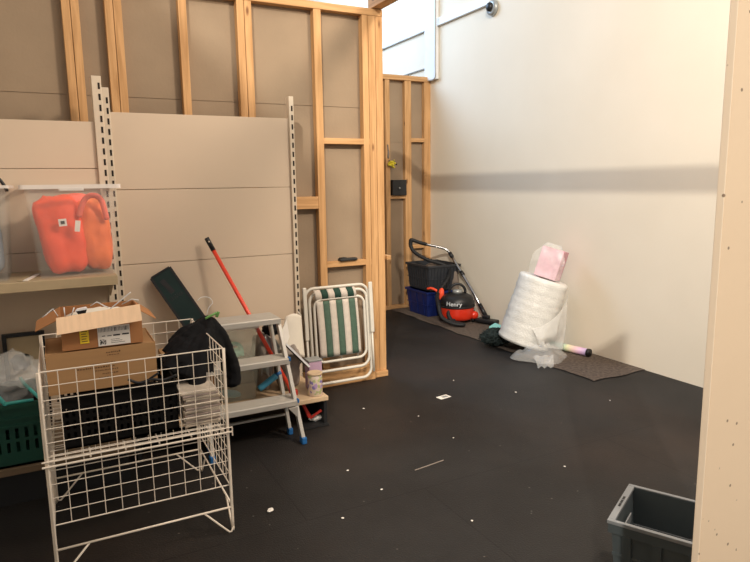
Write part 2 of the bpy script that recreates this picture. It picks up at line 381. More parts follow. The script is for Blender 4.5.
# painted board edge close on the right
b = MB(); b.box(1.218, .803, 0, 1.72, .818, 2.25); wn = tag(b.build('wall_near', 'ply'), kind='structure')
MB().box(1.217, .8035, 0, 1.235, .8215, 2.249, .002).build('edge_strip', 'plyedge', wn)

# ------------------------------------------------------------------ gondola shelving
def slots(mb, x, y, z0, z1):
    z = z0+.03
    while z < z1-.05:
        mb.box(x-.0055, y-.0012, z, x+.0055, y+.004, z+.034); z += .0585
def upright(parent, x0, x1, yf, yb, z1, cols):
    mb = MB().box(x0, yf, 0, x1, yb, z1, .003); old = set(mb.bm.faces)
    for x in cols: slots(mb, x, yf, .25, z1)
    for f_ in mb.bm.faces:
        if f_ not in old: f_.material_index = 1
    u = mb.build('upright', 'gondup', parent); u.data.materials.append(M['slot'])
g = thing('shelving_unit', 'empty beige shop shelving back panels with slotted uprights behind the step ladder', 'shelving', (.87, 3.7, 0))
for z0, z1 in ((.2,.598), (.601,1.043), (1.046,1.487), (1.490,1.932)):
    MB().box(.333, 3.95, z0, 1.412, 3.972, z1, .002).build('back_panel', 'gond', g)
upright(g, .292, .335, 3.93, 3.99, 2.065, (.322,)); upright(g, 1.412, 1.444, 3.93, 3.99, 2.07, (1.431,))
b = MB(); b.box(.30, 3.43, .172, 1.425, 3.93, .2, .003); b.build('base_shelf', 'deck', g)
MB().box(1.405, 3.46, .0, 1.425, 3.93, .171).build('base_bracket', 'blackm', g)
MB().box(.30, 3.46, .0, .32, 3.93, .171).build('base_bracket', 'blackm', g)
h = thing('shelving_unit', 'beige shop shelving bay at the left edge holding clear boxes on its shelf', 'shelving', (-.6, 3.6, 0))
for z0, z1 in ((.2,.70), (.703,1.158), (1.161,1.607), (1.610,1.862)):
    MB().box(-1.2, 3.82, z0, .240, 3.842, z1, .002).build('back_panel', 'gond', h)
upright(h, .240, .289, 3.80, 3.88, 2.105, (.276,)); upright(h, -1.25, -1.2, 3.80, 3.88, 2.105, (-1.22,))
b = MB(); b.box(-1.19, 3.385, 1.037, .262, 3.818, 1.06, .002); b.box(-1.19, 3.38, 1.012, .262, 3.387, 1.06, .002); b.build('shelf', 'shelf', h)
for x in (-1.17, .245):
    MB().prism([(x, 3.40, 1.036), (x, 3.80, 1.036), (x, 3.80, .90), (x, 3.74, .90)], (.004, 0, 0)).build('shelf_bracket', 'gondup', h)
MB().box(-1.19, 3.23, .165, .262, 3.80, .2, .003).build('base_shelf', 'baseshaded', h)
MB().box(-1.19, 3.28, 0, .24, 3.30, .164).build('kick_plate', 'blackm', h)

# ------------------------------------------------------------------ containers
def tub(parent, cx, cy, z0, w0, d0, w1, d1, hgt, wall=.004, m='clear', rimm='rim', rim=.018, name='body', rz=0, rt=.014):
    """open tapered plastic tub with a lip"""
    q = Matrix.Rotation(rz, 3, 'Z'); mb = MB()
    def ring(w, d, z, r=.02):
        out = []
        for sx, sy, a in ((1,1,0), (-1,1,PI/2), (-1,-1,PI), (1,-1,1.5*PI)):
            for k in range(4):
                t = a+PI/2*k/3; out.append(q @ Vector((sx*(w/2-r)+r*math.cos(t), sy*(d/2-r)+r*math.sin(t), 0)) + Vector((cx, cy, z)))
        return [mb.bm.verts.new(p) for p in out]
    o0, o1 = ring(w0, d0, z0), ring(w1, d1, z0+hgt)
    i1, i0 = ring(w1-2*wall, d1-2*wall, z0+hgt), ring(w0-2*wall, d0-2*wall, z0+wall)
    n = 16
    for a, c in ((o0, o1), (o1, i1), (i1, i0)):
        for k in range(n): mb.bm.faces.new((a[k], a[(k+1) % n], c[(k+1) % n], c[k]))
    mb.bm.faces.new(o0[::-1]); mb.bm.faces.new(i0)
    body = mb.build(name, m, parent)
    if rimm:
        mb = MB()
        a, c_, d_, e_ = ring2(mb, q, cx, cy, w1+2*rim, d1+2*rim, z0+hgt), ring2(mb, q, cx, cy, w1-2*wall, d1-2*wall, z0+hgt), ring2(mb, q, cx, cy, w1+2*rim, d1+2*rim, z0+hgt-rt), ring2(mb, q, cx, cy, w1, d1, z0+hgt-rt)
        for u, v in ((a, c_), (a, d_), (d_, e_)):
            for k in range(n): mb.bm.faces.new((u[k], u[(k+1) % n], v[(k+1) % n], v[k]))
        bmesh.ops.translate(mb.bm, verts=mb.bm.verts, vec=(0,0,.001))
        mb.build('rim', rimm, parent)
    return body
def ring2(mb, q, cx, cy, w, d, z, r=.02):
    out = []
    for sx, sy, a in ((1,1,0), (-1,1,PI/2), (-1,-1,PI), (1,-1,1.5*PI)):
        for k in range(4):
            t = a+PI/2*k/3; out.append(q @ Vector((sx*(w/2-r)+r*math.cos(t), sy*(d/2-r)+r*math.sin(t), 0)) + Vector((cx, cy, z)))
    return [mb.bm.verts.new(p) for p in out]

t = thing('storage_box', 'clear plastic storage box on the shelf with neon orange bags inside', 'storage box', (.085, 3.59, 1.061))
tub(t, .085, 3.595, 1.062, .345, .33, .415, .39, .457, rim=.018, rt=.02)
MB().box(.03, 3.381, 1.488, .14, 3.40, 1.507, .004).build('grip', 'rim', t)

o = tag(MB().blob((.030, 3.585, 1.268), (.102, .115, .19), (0, R(-9), 0), .13, 5, power=5, seed=3).build('fabric_bag', 'orange', smooth=True), 'red orange fabric bag leaning left inside the clear shelf box', 'bag')
MB().obox((.035, 3.437, 1.335), (.036, .003, .036), (0, R(-4), 0)).build('tag', 'paper', o); 
MB().obox((.035, 3.4345, 1.335), (.018, .003, .016), (0, R(-4), 0)).build('tag_code', 'ink', o)
o = tag(MB().blob((.18, 3.60, 1.26), (.080, .12, .18), (0, R(-5), 0), .13, 5, power=3.4, seed=8).build('fabric_bag', 'orange2', smooth=True), 'bright orange fabric bag on the right inside the clear shelf box', 'bag')
MB().obox((.100, 3.434, 1.315), (.024, .003, .055), (0, R(8), 0)).build('tag', 'paper', o)
hb = MB(); hb.tube(spline([(.11, 3.47, 1.36), (.14, 3.46, 1.44), (.18, 3.455, 1.465), (.22, 3.46, 1.44), (.24, 3.47, 1.34)], 6), .014, 8)
hb.build('handle', 'pinkish', o, smooth=True)
o = tag(MB().blob((.09, 3.68, 1.30), (.13, .04, .17), (0, 0, 0), .1, 5, power=3.5, seed=5).build('fabric_bag', 'pinkish', smooth=True), 'pinkish orange folded bag at the back of the clear shelf box', 'bag')
t = thing('storage_box', 'clear storage box with blue grey fabric cut off by the left edge', 'storage box', (-.40, 3.59, 1.061))
tub(t, -.40, 3.595, 1.062, .36, .33, .415, .39, .457, rim=.016)
tag(MB().blob((-.40, 3.59, 1.25), (.155, .13, .17), (0,0,0), .1, 5, power=5, seed=9).build('folded_fabric', 'bluegrey', smooth=True), 'blue grey fabric filling the clear box at the left edge', 'fabric')
o = MB(); o.tube(spline([(-.30,3.66,1.50), (-.27,3.66,1.54), (-.24,3.66,1.56), (-.215,3.66,1.53), (-.20,3.66,1.49)], 5), .008); 
tag(o.build('cable_loop', 'black', smooth=True), 'thin black cable loop poking above the left clear box', 'cable')
for i, (x, rz, m_) in enumerate(((-.125, -.22, 'paper'), (-.155, -.18, 'shelf'))):
    tag(MB().obox((x, 3.52, 1.0635+.0000*i), (.022, .23, .004), (0,0,rz)).build('paper_strip', m_), ('white paper strip on shelf between the clear boxes', 'tan card strip on shelf beside the white paper strip')[i], 'paper')

# green crate lower left
t = thing('plastic_crate', 'dark green vented plastic crate at the lower left with turquoise bars', 'crate', (-.38, 3.5, .2))
b = MB(); X0, X1, Y0, Y1, Z0, Z1 = -.66, -.118, 3.245, 3.66, .203, .508
b.box(X0, Y0, Z0, X1, Y1, Z0+.01)
for (ax, ay, bx_, by_) in ((X0, Y0, X1, Y0+.012), (X0, Y1-.012, X1, Y1), (X0, Y0+.012, X0+.012, Y1-.012), (X1-.012, Y0+.012, X1, Y1-.012)):
    horiz = (bx_-ax) > (by_-ay)
    b.box(ax, ay, Z0, bx_, by_, Z0+.07); b.box(ax, ay, Z1-.11, bx_, by_, Z1)
    n = 14 if horiz else 9; w = ((bx_-ax) if horiz else (by_-ay))/n
    for zz in (Z0+.07, Z0+.135): 
        for k in range(n):
            if horiz: b.box(ax+k*w, ay, zz, ax+k*w+w*.62, by_, zz+.05)
            else: b.box(ax, ay+k*w, zz, bx_, ay+k*w+w*.62, zz+.05)
    b.box(ax, ay, Z0+.12, bx_, by_, Z0+.135); b.box(ax, ay, Z0+.185, bx_, by_, Z1-.11)
b.box(X0-.012, Y0-.012, Z1-.02, X1+.012, Y0+.0, Z1); b.box(X1, Y0, Z1-.02, X1+.012, Y1, Z1)
b.box(X0-.008, Y0-.008, Z1-.075, X1+.008, Y0+.0, Z1-.066); b.box(X0-.008, Y0-.008, Z1-.11, X1+.008, Y0, Z1-.10)
b.build('body', 'greencrate', t)
MB().tube([(-.27, 3.24, .505), (-.36, 3.36, .60), (-.42, 3.45, .62)], .010).tube([(-.28, 3.245, .515), (-.16, 3.245, .515)], .008).build('bail_bar', 'teal', t, smooth=True)
MB().tube([(-.13, 3.25, .51), (-.20, 3.40, .555), (-.22, 3.50, .56)], .008).build('bail_bar', 'teal', t, smooth=True)
tag(MB().blob((-.30, 3.46, .56), (.20, .16, .13), (0,0,.3), .45, 7, seed=21).build('plastic_bag', 'film', smooth=True), 'crumpled clear plastic bag spilling out of the green crate', 'plastic bag')
tag(MB().blob((-.36, 3.47, .42), (.2, .15, .12), (0,0,0), .2, 6, seed=2).build('dark_bundle', 'blackc', smooth=True), 'dark bundle inside the green crate under the plastic bag', 'bundle')
t = thing('picture_frame', 'small dark frame standing behind the green crate', 'frame', (-.19, 3.74, .2))
b = MB(); fx0, fx1, fz0, fz1 = -.30, -.10, .201, .745
for q in ((fx0, fz0, fx0+.02, fz1), (fx1-.02, fz0, fx1, fz1), (fx0+.02, fz0, fx1-.02, fz0+.02), (fx0+.02, fz1-.02, fx1-.02, fz1)): b.box(q[0], 3.72, q[1], q[2], 3.745, q[3], .002)
b.build('frame', 'black', t); MB().box(fx0+.02, 3.735, fz0+.02, fx1-.02, 3.742, fz1-.02).build('backing', 'shelf', t)
tag(MB().blob((-.43, 3.72, .47), (.10, .07, .27), (0,0,0), .25, 6, seed=31).build('cloth_bundle', 'greybag', smooth=True), 'pale grey cloth bundle behind the green crate at the left edge', 'cloth')
tag(MB().blob((-.22, 3.68, .60), (.045, .03, .045), (0,0,0), .3, 6, sub=3, seed=4).build('dark_pouch', 'blackc', smooth=True), 'small dark pouch in front of the dark frame', 'pouch')

# ------------------------------------------------------------------ wire basket
bx0, bx1, by0, by1, zt, zb, zr, zs = -.10, .58, 2.535, 3.20, .83, .22, .12, .475
t = thing('wire_basket', 'tall cream wire mesh dump basket standing in the left foreground', 'basket', ((bx0+bx1)/2, (by0+by1)/2, 0))
def panel(a, bb, z0, z1, nx, nz, thick=.0029):
    a, bb = Vector((*a, 0)), Vector((*bb, 0)); m_ = MB()
    for i in range(nx+1):
        p = a.lerp(bb, i/nx); m_.tube([(p.x, p.y, z0), (p.x, p.y, z1)], thick*.62, 6)
    for j in range(nz+1):
        z = z0+(z1-z0)*j/nz; rr = thick if j in (0, nz) else thick*.62
        m_.tube([(a.x, a.y, z), (bb.x, bb.y, z)], rr, 6)
    return m_
def foot(m_, c, dx, dy):
    """post to the floor, rounded, then back up to the foot rail"""
    x, y = c
    m_.tube(spline([(x, y, zt), (x, y, .4), (x, y, .06), (x, y, .02)], 4)+[(x+dx*.004, y+dy*.004, .006), (x+dx*.014, y+dy*.014, .0055), (x+dx*.022, y+dy*.022, .014), (x+dx*.115, y+dy*.115, zr-.003)], .0042, 8)
m_ = panel((bx0, by0), (bx1, by0), zb, zt, 11, 11); m_.build('front_panel', 'wire', t)
m_ = panel((bx0, by1), (bx1, by1), zb, zt, 11, 11); m_.build('back_panel', 'wire', t)
m_ = panel((bx0, by0), (bx0, by1), zb, zt, 11, 11); m_.build('side_panel', 'wire', t)
m_ = panel((bx1, by0), (bx1, by1), zb, zt, 11, 11); m_.build('side_panel', 'wire', t)
for c, dx, dy in (((bx0, by0-.006), 1, 0), ((bx1, by0-.006), -1, 0), ((bx0, by1+.006), 1, 0), ((bx1, by1+.006), -1, 0), ((bx0-.006, by0), 0, 1), ((bx1+.006, by0), 0, 1), ((bx0-.006, by1), 0, -1), ((bx1+.006, by1), 0, -1)):
    m_ = MB(); foot(m_, c, dx, dy); m_.build('leg', 'wire', t, smooth=True)
m_ = MB()
for y in (by0-.006, by1+.006): m_.tube([(bx0, y, zr), (bx1, y, zr)], .0045, 8)
for x in (bx0-.006, bx1+.006): m_.tube([(x, by0, zr), (x, by1, zr)], .0045, 8)
m_.build('foot_rail', 'wire', t, smooth=True)
m_ = MB()
for k in range(14): y = by0+.02+(by1-by0-.04)*k/13; m_.tube([(bx0+.008, y, zs), (bx1-.008, y, zs)], .002, 6)
for k in range(6): x = bx0+.02+(bx1-bx0-.04)*k/5; m_.tube([(x, by0-.004, zs-.005), (x, by1+.004, zs-.005)], .0036, 6)
for y in (by0-.011, by1+.011):
    m_.tube([(bx0-.02, y, zs-.012), (bx1+.02, y, zs-.012)], .0045, 8); m_.tube([(bx0-.02, y, zs+.008), (bx1+.02, y, zs+.008), (bx1+.02, y, zs-.03)], .0035, 8)
m_.build('shelf_grid', 'wire', t)

zc = zs+.006
# black vented crate on the basket shelf
t = thing('plastic_crate', 'black vented plastic crate inside the wire basket under the cardboard box', 'crate', (.18, 2.8, zc))
b = MB(); X0, X1, Y0, Y1, Z0, Z1 = -.04, .40, 2.62, 3.02, zc, .698
b.box(X0, Y0, Z0, X1, Y1, Z0+.008)
for (ax, ay, bx_, by_) in ((X0, Y0, X1, Y0+.008), (X0, Y1-.008, X1, Y1), (X0, Y0+.008, X0+.008, Y1-.008), (X1-.008, Y0+.008, X1, Y1-.008)):
    horiz = (bx_-ax) > (by_-ay); n = 18 if horiz else 16
    w = ((bx_-ax) if horiz else (by_-ay))/n
    for zz in (Z0+.03, Z0+.08, Z0+.13):
        for k in range(n):
            if horiz: b.box(ax+k*w, ay, zz, ax+k*w+w*.55, by_, zz+.036)
            else: b.box(ax, ay+k*w, zz, bx_, ay+k*w+w*.55, zz+.036)
    for z0_, z1_ in ((Z0, Z0+.03), (Z0+.066, Z0+.08), (Z0+.116, Z0+.13), (Z0+.166, Z1)): b.box(ax, ay, z0_, bx_, by_, z1_)
b.box(X0-.01, Y0-.01, Z1-.014, X1+.01, Y0, Z1)
b.build('body', 'blackcrate', t)
tag(MB().blob((.18, 2.82, .58), (.18, .16, .075), (0,0,0), .3, 6, seed=77).build('dark_bundle', 'blackc', smooth=True), 'black bundle packed inside the black vented crate', 'bundle')
for i, pts in enumerate((((.20,2.60,.70), (.24,2.595,.73), (.29,2.595,.725), (.36,2.595,.70), (.42,2.60,.69)), ((.22,2.60,.715), (.27,2.59,.70), (.31,2.59,.72), (.34,2.60,.74)))):
    pass
MB_c = MB(); MB_c.tube(spline([(.21,2.605,.735), (.25,2.60,.715), (.30,2.60,.722), (.345,2.60,.712), (.40,2.60,.725)], 6), .006); MB_c.tube(spline([(.26,2.603,.70), (.30,2.60,.73), (.33,2.60,.745)], 6), .005)
tag(MB_c.build('cable', 'black', smooth=True), 'short black cables lying over the black crate rim', 'cable')

# big cardboard box
t = thing('cardboard_box', 'large brown cardboard box on the black crate in the wire basket', 'box', (.125, 2.8, .70))
b = MB(); X0, X1, Y0, Y1, Z0, Z1 = -.077, .330, 2.655, 2.955, .700, .864
b.box(X0, Y0, Z0, X1, Y0+.004, Z1); b.box(X0, Y1-.004, Z0, X1, Y1, Z1); b.box(X0, Y0+.004, Z0, X0+.004, Y1-.004, Z1); b.box(X1-.004, Y0+.004, Z0, X1, Y1-.004, Z1)
b.box(X0, Y0, Z0-.002, X1, Y1, Z0); b.build('carton', 'card', t)
b = MB(); b.box(X0+.004, Y0+.004, Z1-.006, (X0+X1)/2-.002, Y1-.004, Z1-.003); b.build('flap', 'card', t)
MB().box((X0+X1)/2+.002, Y0+.004, Z1-.006, X1-.004, Y1-.004, Z1-.003).build('flap', 'card', t)
b = MB()
for (x, z, w, hh) in ((.165,.842,.05,.006), (.165,.832,.045,.003), (.125,.80,.09,.004), (.10,.785,.14,.005), (.135,.772,.08,.004), (.15,.757,.06,.004), (.13,.742,.05,.003)):
    k = 0
    while k < w: ww = random.uniform(.004,.009); b.box(x-w/2+k, Y0-.0008, z, x-w/2+k+ww, Y0+.001, z+hh*random.uniform(.7,1.3)); k += ww+.0025
b.build('lettering', 'brownink', t)


# small open carton on top
t = thing('cardboard_box', 'smaller open cardboard box with pale front flap on top of the big carton', 'box', (.13, 2.8, .868))
b = MB(); X0, X1, Y0, Y1, Z0, Z1 = -.015, .285, 2.665, 2.95, .868, .998
b.box(X0, Y0, Z0, X1, Y0+.004, Z1); b.box(X0, Y1-.004, Z0, X1, Y1, Z1); b.box(X0, Y0+.004, Z0, X0+.004, Y1-.004, Z1); b.box(X1-.004, Y0+.004, Z0, X1, Y1-.004, Z1); b.box(X0+.004, Y0+.004, Z0, X1-.004, Y1-.004, Z0+.004)
b.build('carton', 'card2', t)
MB().prism([(X0-.012, Y0-.002, Z1+.006), (X1-.004, Y0-.002, Z1+.030), (X1-.002, Y0-.035, .966), (X0-.014, Y0-.035, .944)], (0, -.003, 0)).build('flap', 'cardin', t)
MB().prism([(X0+.002, Y0, Z1), (X0+.002, Y1-.02, Z1), (X0-.088, Y1-.05, Z1-.045), (X0-.088, Y0+.02, Z1-.045)], (0, 0, .003)).build('flap', 'card2', t)
MB().prism([(X1-.002, Y0, Z1), (X1-.002, Y1-.02, Z1), (X1+.06, Y1-.05, Z1-.045), (X1+.06, Y0+.02, Z1-.045)], (0, 0, .003)).build('flap', 'card2', t)
MB().box(.050, Y0-.0025, .890, .083, Y0-.0005, .950).build('sticker', 'yellow', t)
b = MB()
for k in range(5): b.box(.056, Y0-.0032, .897+k*.010, .077-.004*(k % 2), Y0-.0024, .900+k*.010)
b.build('sticker_print', 'brownink', t)
MB().box(.115, Y0-.0025, .871, .236, Y0-.0005, .950).build('shipping_label', 'paper', t)
b = MB()
for k in range(22): b.box(.120+k*.0052, Y0-.0032, .928, .120+k*.0052+random.uniform(.001,.0032), Y0-.0024, .945)
b.box(.172, Y0-.0032, .908, .198, Y0-.0024, .914); b.box(.206, Y0-.0032, .909, .232, Y0-.0024, .915); b.box(.150, Y0-.0032, .909, .166, Y0-.0024, .912); b.box(.13, Y0-.0032, .910, .142, Y0-.0024, .913)
for i in range(7):
    for j in range(7):
        if random.random() < .55: b.box(.122+i*.0032, Y0-.0032, .876+j*.0032, .125+i*.0032, Y0-.0024, .879+j*.0032)
for k in range(3): b.box(.162, Y0-.0032, .880+k*.007, .215-.01*k, Y0-.0024, .8815+k*.007)
b.build('label_print', 'ink', t)
# white hooks poking out
hooks = [([(-.015,2.74,.985), (-.035,2.73,1.03), (-.062,2.73,1.008), (-.075,2.73,1.0)], 'thin white plastic hook sticking out left of the open box'),
         ([(.005,2.72,.99), (.004,2.71,1.035)], 'short white plastic prong at the left corner of the open box'),
         ([(.025,2.72,.99), (.040,2.71,1.03)], 'slanting white plastic prong beside the black and white tag'),
         ([(.10,2.72,1.03), (.125,2.71,1.045), (.145,2.71,1.03), (.165,2.71,1.018)], 'bent white plastic tie in the middle of the open box'),
         ([(.17,2.71,1.01), (.215,2.70,1.035), (.252,2.69,1.075)], 'broad white plastic strip poking up right in the open box'),
         ([(.22,2.74,1.02), (.26,2.73,1.04), (.285,2.72,1.035)], 'curved white plastic tie at the right end of the open box')]
for i, (pts, lab) in enumerate(hooks):
    if i == 4:
        o = MB().bar(pts[0], pts[-1], .014, .004).build('plastic_hook', 'whitep')
    else: o = MB().tube(pts, .0022, 6).build('plastic_hook', 'whitep', smooth=True)
    tag(o, lab, 'hook')
tag(MB().blob((.13, 2.80, .965), (.12, .10, .035), (0,0,0), .4, 8, sub=3, seed=15).build('tangled_ties', 'whitecloth', smooth=True), 'pale tangle of packing filling the open box', 'packing')
t = thing('clip', 'black and white plastic clip on top of the open box contents', 'clip', (.065, 2.70, .995))
MB().prism([(.045, 2.69, 1.018), (.085, 2.69, 1.022), (.076, 2.69, .995), (.058, 2.69, .995)], (0, .02, 0)).build('body', 'black', t)
MB().prism([(.042, 2.687, 1.018), (.088, 2.687, 1.022), (.084, 2.687, 1.030), (.050, 2.687, 1.026)], (0, .024, 0)).build('top', 'whitep', t)

# magazines in the basket
lean = 0
proto = MB().box(-.075, -.12, 0, .075, .12, .0085, .002).build('magazine', 'mag', local=True)
proto2 = MB().box(-.075, -.12, 0, .075, .12, .0085, .002).build('magazine', 'mag2', local=True)
for k in range(16):
    src = (proto, proto2)[k % 3 == 2]
    o = src if k in (0, 2) else src.copy()
    if k not in (0, 2): C.objects.link(o)
    o.location = (.492+random.uniform(-.006,.006), 2.72+random.uniform(-.006,.006), zc+.004+k*.0095); o.rotation_euler = (0,0,random.uniform(-.06,.06))
    tag(o, 'glossy magazine in the pile inside the wire basket under the black coat', 'magazine', 'magazines piled in the wire basket')

# coat on a green hanger
b = MB(); HG = Vector((.622, 2.93, .880))
ends = [((.395, 2.86, .70), .042), ((.415, 2.90, .735), .040), ((.45, 2.95, .765), .038), ((.40, 2.80, .68), .045), ((.455, 2.76, .66), .045), ((.50, 2.73, .61), .040), ((.56, 2.80, .66), .045), ((.50, 2.98, .77), .045), ((.60, 2.88, .72), .045), ((.64, 2.90, .72), .045)]
for k, (e_, r_) in enumerate(ends):
    e_ = Vector(e_); m1 = HG.lerp(e_, .35)+Vector((0, random.uniform(-.02,.02), .004+.008*(k % 2))); m2 = HG.lerp(e_, .7)+Vector((0, random.uniform(-.02,.02), .004+.010*(k % 3)))
    b.tube(spline([HG, m1, m2, e_], 5), .024, 9, r2=r_*.95)
for k, (dx, dy) in enumerate(((0,0), (.010,-.03), (.0,.035), (-.022,-.01))):
    b.tube(spline([HG+Vector((.004,0,-.004)), (.664+dx, 2.93+dy, .79), (.690+dx, 2.93+dy, .70), (.708+dx, 2.93+dy, .61), (.700+dx, 2.93+dy, .53+.02*k)], 5), .022, 9, r2=.036)
b.blob((.47, 2.86, .72), (.09, .09, .05), (0, R(-18), 0), .2, 7, seed=44)
co = b.build('coat', 'blackc', smooth=True); tag(co, 'crumpled black coat on a green hanger draped over the basket corner', 'coat')
md = co.modifiers.new('r', 'REMESH'); md.mode = 'VOXEL'; md.voxel_size = .006; md.use_smooth_shade = True
md = co.modifiers.new('s', 'SMOOTH'); md.iterations = 3
tx = bpy.data.textures.new('folds', 'MARBLE'); tx.noise_scale = .07; tx.turbulence = 5; tx.marble_type = 'SHARP'
md = co.modifiers.new('d', 'DISPLACE'); md.texture = tx; md.strength = .010; md.mid_level = .6
t = thing('coat_hanger', 'lime green plastic hanger with a wire hook in the black coat', 'hanger', (.6, 2.93, .89))
MB().tube(spline([(.59, 2.895, .888), (.61, 2.895, .897), (.63, 2.90, .903), (.645, 2.905, .908)], 5), .006).obox((.650, 2.905, .900), (.014, .010, .028), (0, R(25), 0), .003).build('shoulder_bar', 'green', t, smooth=True)
MB().tube(spline([(.605, 2.93, .90), (.615, 2.93, .93), (.635, 2.93, .955), (.62, 2.93, .98), (.585, 2.93, .985), (.565, 2.93, .97)], 6), .0016).build('hook', 'whitep', t, smooth=True)

# dark green long box leaning on the panels
t = thing('long_flat_box', 'dark green flat box with black edges leaning against the beige shelving panel', 'box', (.75, 3.75, .2))
top = Vector((.545, 3.905, .985)); bot = Vector((.765, 3.757, .580)); ax = (bot-top).normalized(); sd = Vector((.886, 0, .478)); sd = (sd-sd.dot(ax)*ax).normalized(); nn = ax.cross(sd)
q = Matrix((sd, nn, ax)).transposed(); L_ = (bot-top).length
MB().obox((top+bot)/2, (.118, .022, L_), q).build('panel', 'darkgreen', t)
b = MB()
for s_ in (-1, 1): b.obox((top+bot)/2+sd*s_*.064, (.010, .03, L_), q, .002)
b.obox(top-ax*.003, (.118, .028, .008), q, .002); b.build('edge_trim', 'blackedge', t)
fr = -nn if nn.y > 0 else nn
b = MB()
for k in range(7):
    c0 = top+ax*(.165+.004*(k % 2))+sd*(-.038+.0125*k)+fr*.0115
    b.obox(c0, (.0035, .0015, .022 if k % 3 else .030), q); b.obox(c0+sd*.004+ax*.006, (.008, .0015, .003), q)
b.obox(top+ax*.09-sd*.012+fr*.0115, (.03, .0015, .10), q @ Matrix.Rotation(.15, 3, 'Y'))
b.build('lettering', 'blackedge', t)

t = thing('cardboard_box', 'plain cardboard box on the base shelf under the dark green flat box', 'box', (.62, 3.68, .2))
MB().box(.49, 3.54, .2005, .752, 3.84, .535, .003).build('carton', 'card', t)
MB().box(.60, 3.538, .40, .64, 3.5395, .534).box(.60, 3.54, .5352, .64, 3.84, .5364).build('tape', 'shelf', t)
# red mop handle
t = thing('broom', 'red broom handle with black grip leaning on the beige shelving panel', 'broom', (1.1, 3.6, .2))
A = Vector((.828, 3.885, 1.185)); B = Vector((1.232, 3.53, .215)); d = (B-A)
MB().tube([A+d*.05, B], .0125, 12).build('handle', 'redpole', t, smooth=True)
MB().tube([A, A+d*.012, A+d*.08], .0145, 12).build('grip', 'black', t, smooth=True)
MB().tube([A+Vector((0,-.0152,0))+d*.018, A+Vector((0,-.0152,0))+d*.026], .005, 8).build('hang_hole', 'gond', t)
MB().obox(B+Vector((0,0,.01)), (.05, .03, .035), (0,0,0), .004).build('socket', 'red', t)

# ------------------------------------------------------------------ step ladder
t = thing('step_ladder', 'three tread aluminium step ladder beside the wire basket', 'step ladder', (.93, 3.38, 0))
LX0, LX1 = .66, 1.19
def lrail(z, x): return Vector((x, 3.27+.25*z/.70, z))
for zt_, x1, dep in ((.715, 1.155, .20), (.483, 1.172, .14), (.248, 1.188, .14)):
    yf = lrail(zt_, 0).y-.03; b = MB(); x0 = LX0+(1.188-x1)
    b.box(x0, yf, zt_-.028, x1, yf+dep, zt_, .004)
    for k in range(int(dep/.016)): b.box(x0+.004, yf+.008+k*.016, zt_-.001, x1-.004, yf+.014+k*.016, zt_+.002)
    b.box(x0-.003, yf-.004, zt_-.034, x1+.003, yf+.003, zt_-.003, .002)
    b.build('tread', 'tread', t)
for sx in (0, 1):
    xt, xb = (LX0+.035, LX0) if sx == 0 else (1.150, 1.192)
    a = Vector((xb, 3.27, .012)); c = Vector((xt, 3.53, .69))
    r = MB().bar(a, c, .022, .036, .002, side=(1,0,0)).build('front_rail', 'alu', t)
    MB().obox(a+Vector((0,0,.008)), (.03, .048, .04), (0,0,0), .005).build('rubber_foot', 'bluefoot', r)
    a2 = Vector((xb-.022 if sx else xb+.022, 3.50, .012)); c2 = Vector((xt-.024 if sx else xt+.024, 3.62, .68))
    a2.y = 3.44
    r = MB().bar(a2, c2, .020, .03, .002, side=(1,0,0)).build('rear_rail', 'alu', t)
    MB().obox(a2+Vector((0,0,.008)), (.028, .04, .04), (0,0,0), .005).build('rubber_foot', 'bluefoot', r)
    for zz in (.483, .248):
        p = lrail(zz, xt+(xb-xt)*(1-zz/.7)+(.012 if sx else -.012))
        MB().obox(p+Vector((0, -.02, -.006)), (.012, .035, .022), (0,0,0), .003).build('tread_cap', 'bluefoot', t)
MB().bar((LX0+.01, 3.47, .12), (1.165, 3.47, .12), .02, .012).build('rear_brace', 'alu', t)
MB().prism([(1.175, 3.30, .215), (1.12, 3.30, .215), (1.175, 3.30, .15)], (0, .01, 0)).build('corner_brace', 'alu', t)

# things on the base shelf behind the ladder
t = thing('storage_box', 'clear plastic box standing on the base shelf behind the ladder, lower one', 'storage box', (.90, 3.74, .2))
tub(t, .905, 3.745, .202, .24, .26, .27, .30, .225, m='clear2', rimm='rim', rim=.008)
t = thing('storage_box', 'clear plastic box with mint green contents, stacked behind the ladder top', 'storage box', (.90, 3.74, .43))
tub(t, .905, 3.745, .4295, .24, .26, .28, .31, .235, m='clear2', rimm='rim', rim=.012)
b = MB(); b.tube(spline([(.86, 3.66, .47), (.865, 3.655, .53), (.905, 3.65, .555), (.945, 3.655, .53), (.955, 3.66, .47)], 6), .013); b.blob((.91, 3.68, .49), (.06, .04, .03), amp=.3, sub=3)
tag(b.build('rope_handle', 'mint', smooth=True), 'mint green looped handle inside the upper clear box behind the ladder', 'handle')
tag(MB().blob((.87, 3.68, .235), (.07, .05, .022), (0, R(12), 0), .25, 6, sub=3, seed=3).build('cleaning_cloth', 'skyblue', smooth=True), 'sky blue folded cloth inside the lower clear box behind the ladder', 'cloth')
t = thing('spray_tube', 'long blue plastic tube slanting behind the ladder between the lower treads', 'tube', (1.13, 3.52, .25))
MB().tube([(1.02, 3.55, .278), (1.04, 3.55, .289), (1.115, 3.53, .345), (1.125, 3.53, .352)], .020, 14).build('tube', 'blue', t, smooth=True)
MB().tube([(1.125, 3.53, .352), (1.155, 3.525, .372)], .012, 12).build('cap', 'bluefoot', t, smooth=True)
tag(MB().blob((1.115, 3.78, .38), (.055, .10, .18), (0,0,0), .2, 6, seed=50, power=3).build('grey_bag', 'greybag', smooth=True), 'grey fabric bag standing directly behind the ladder rails', 'bag')
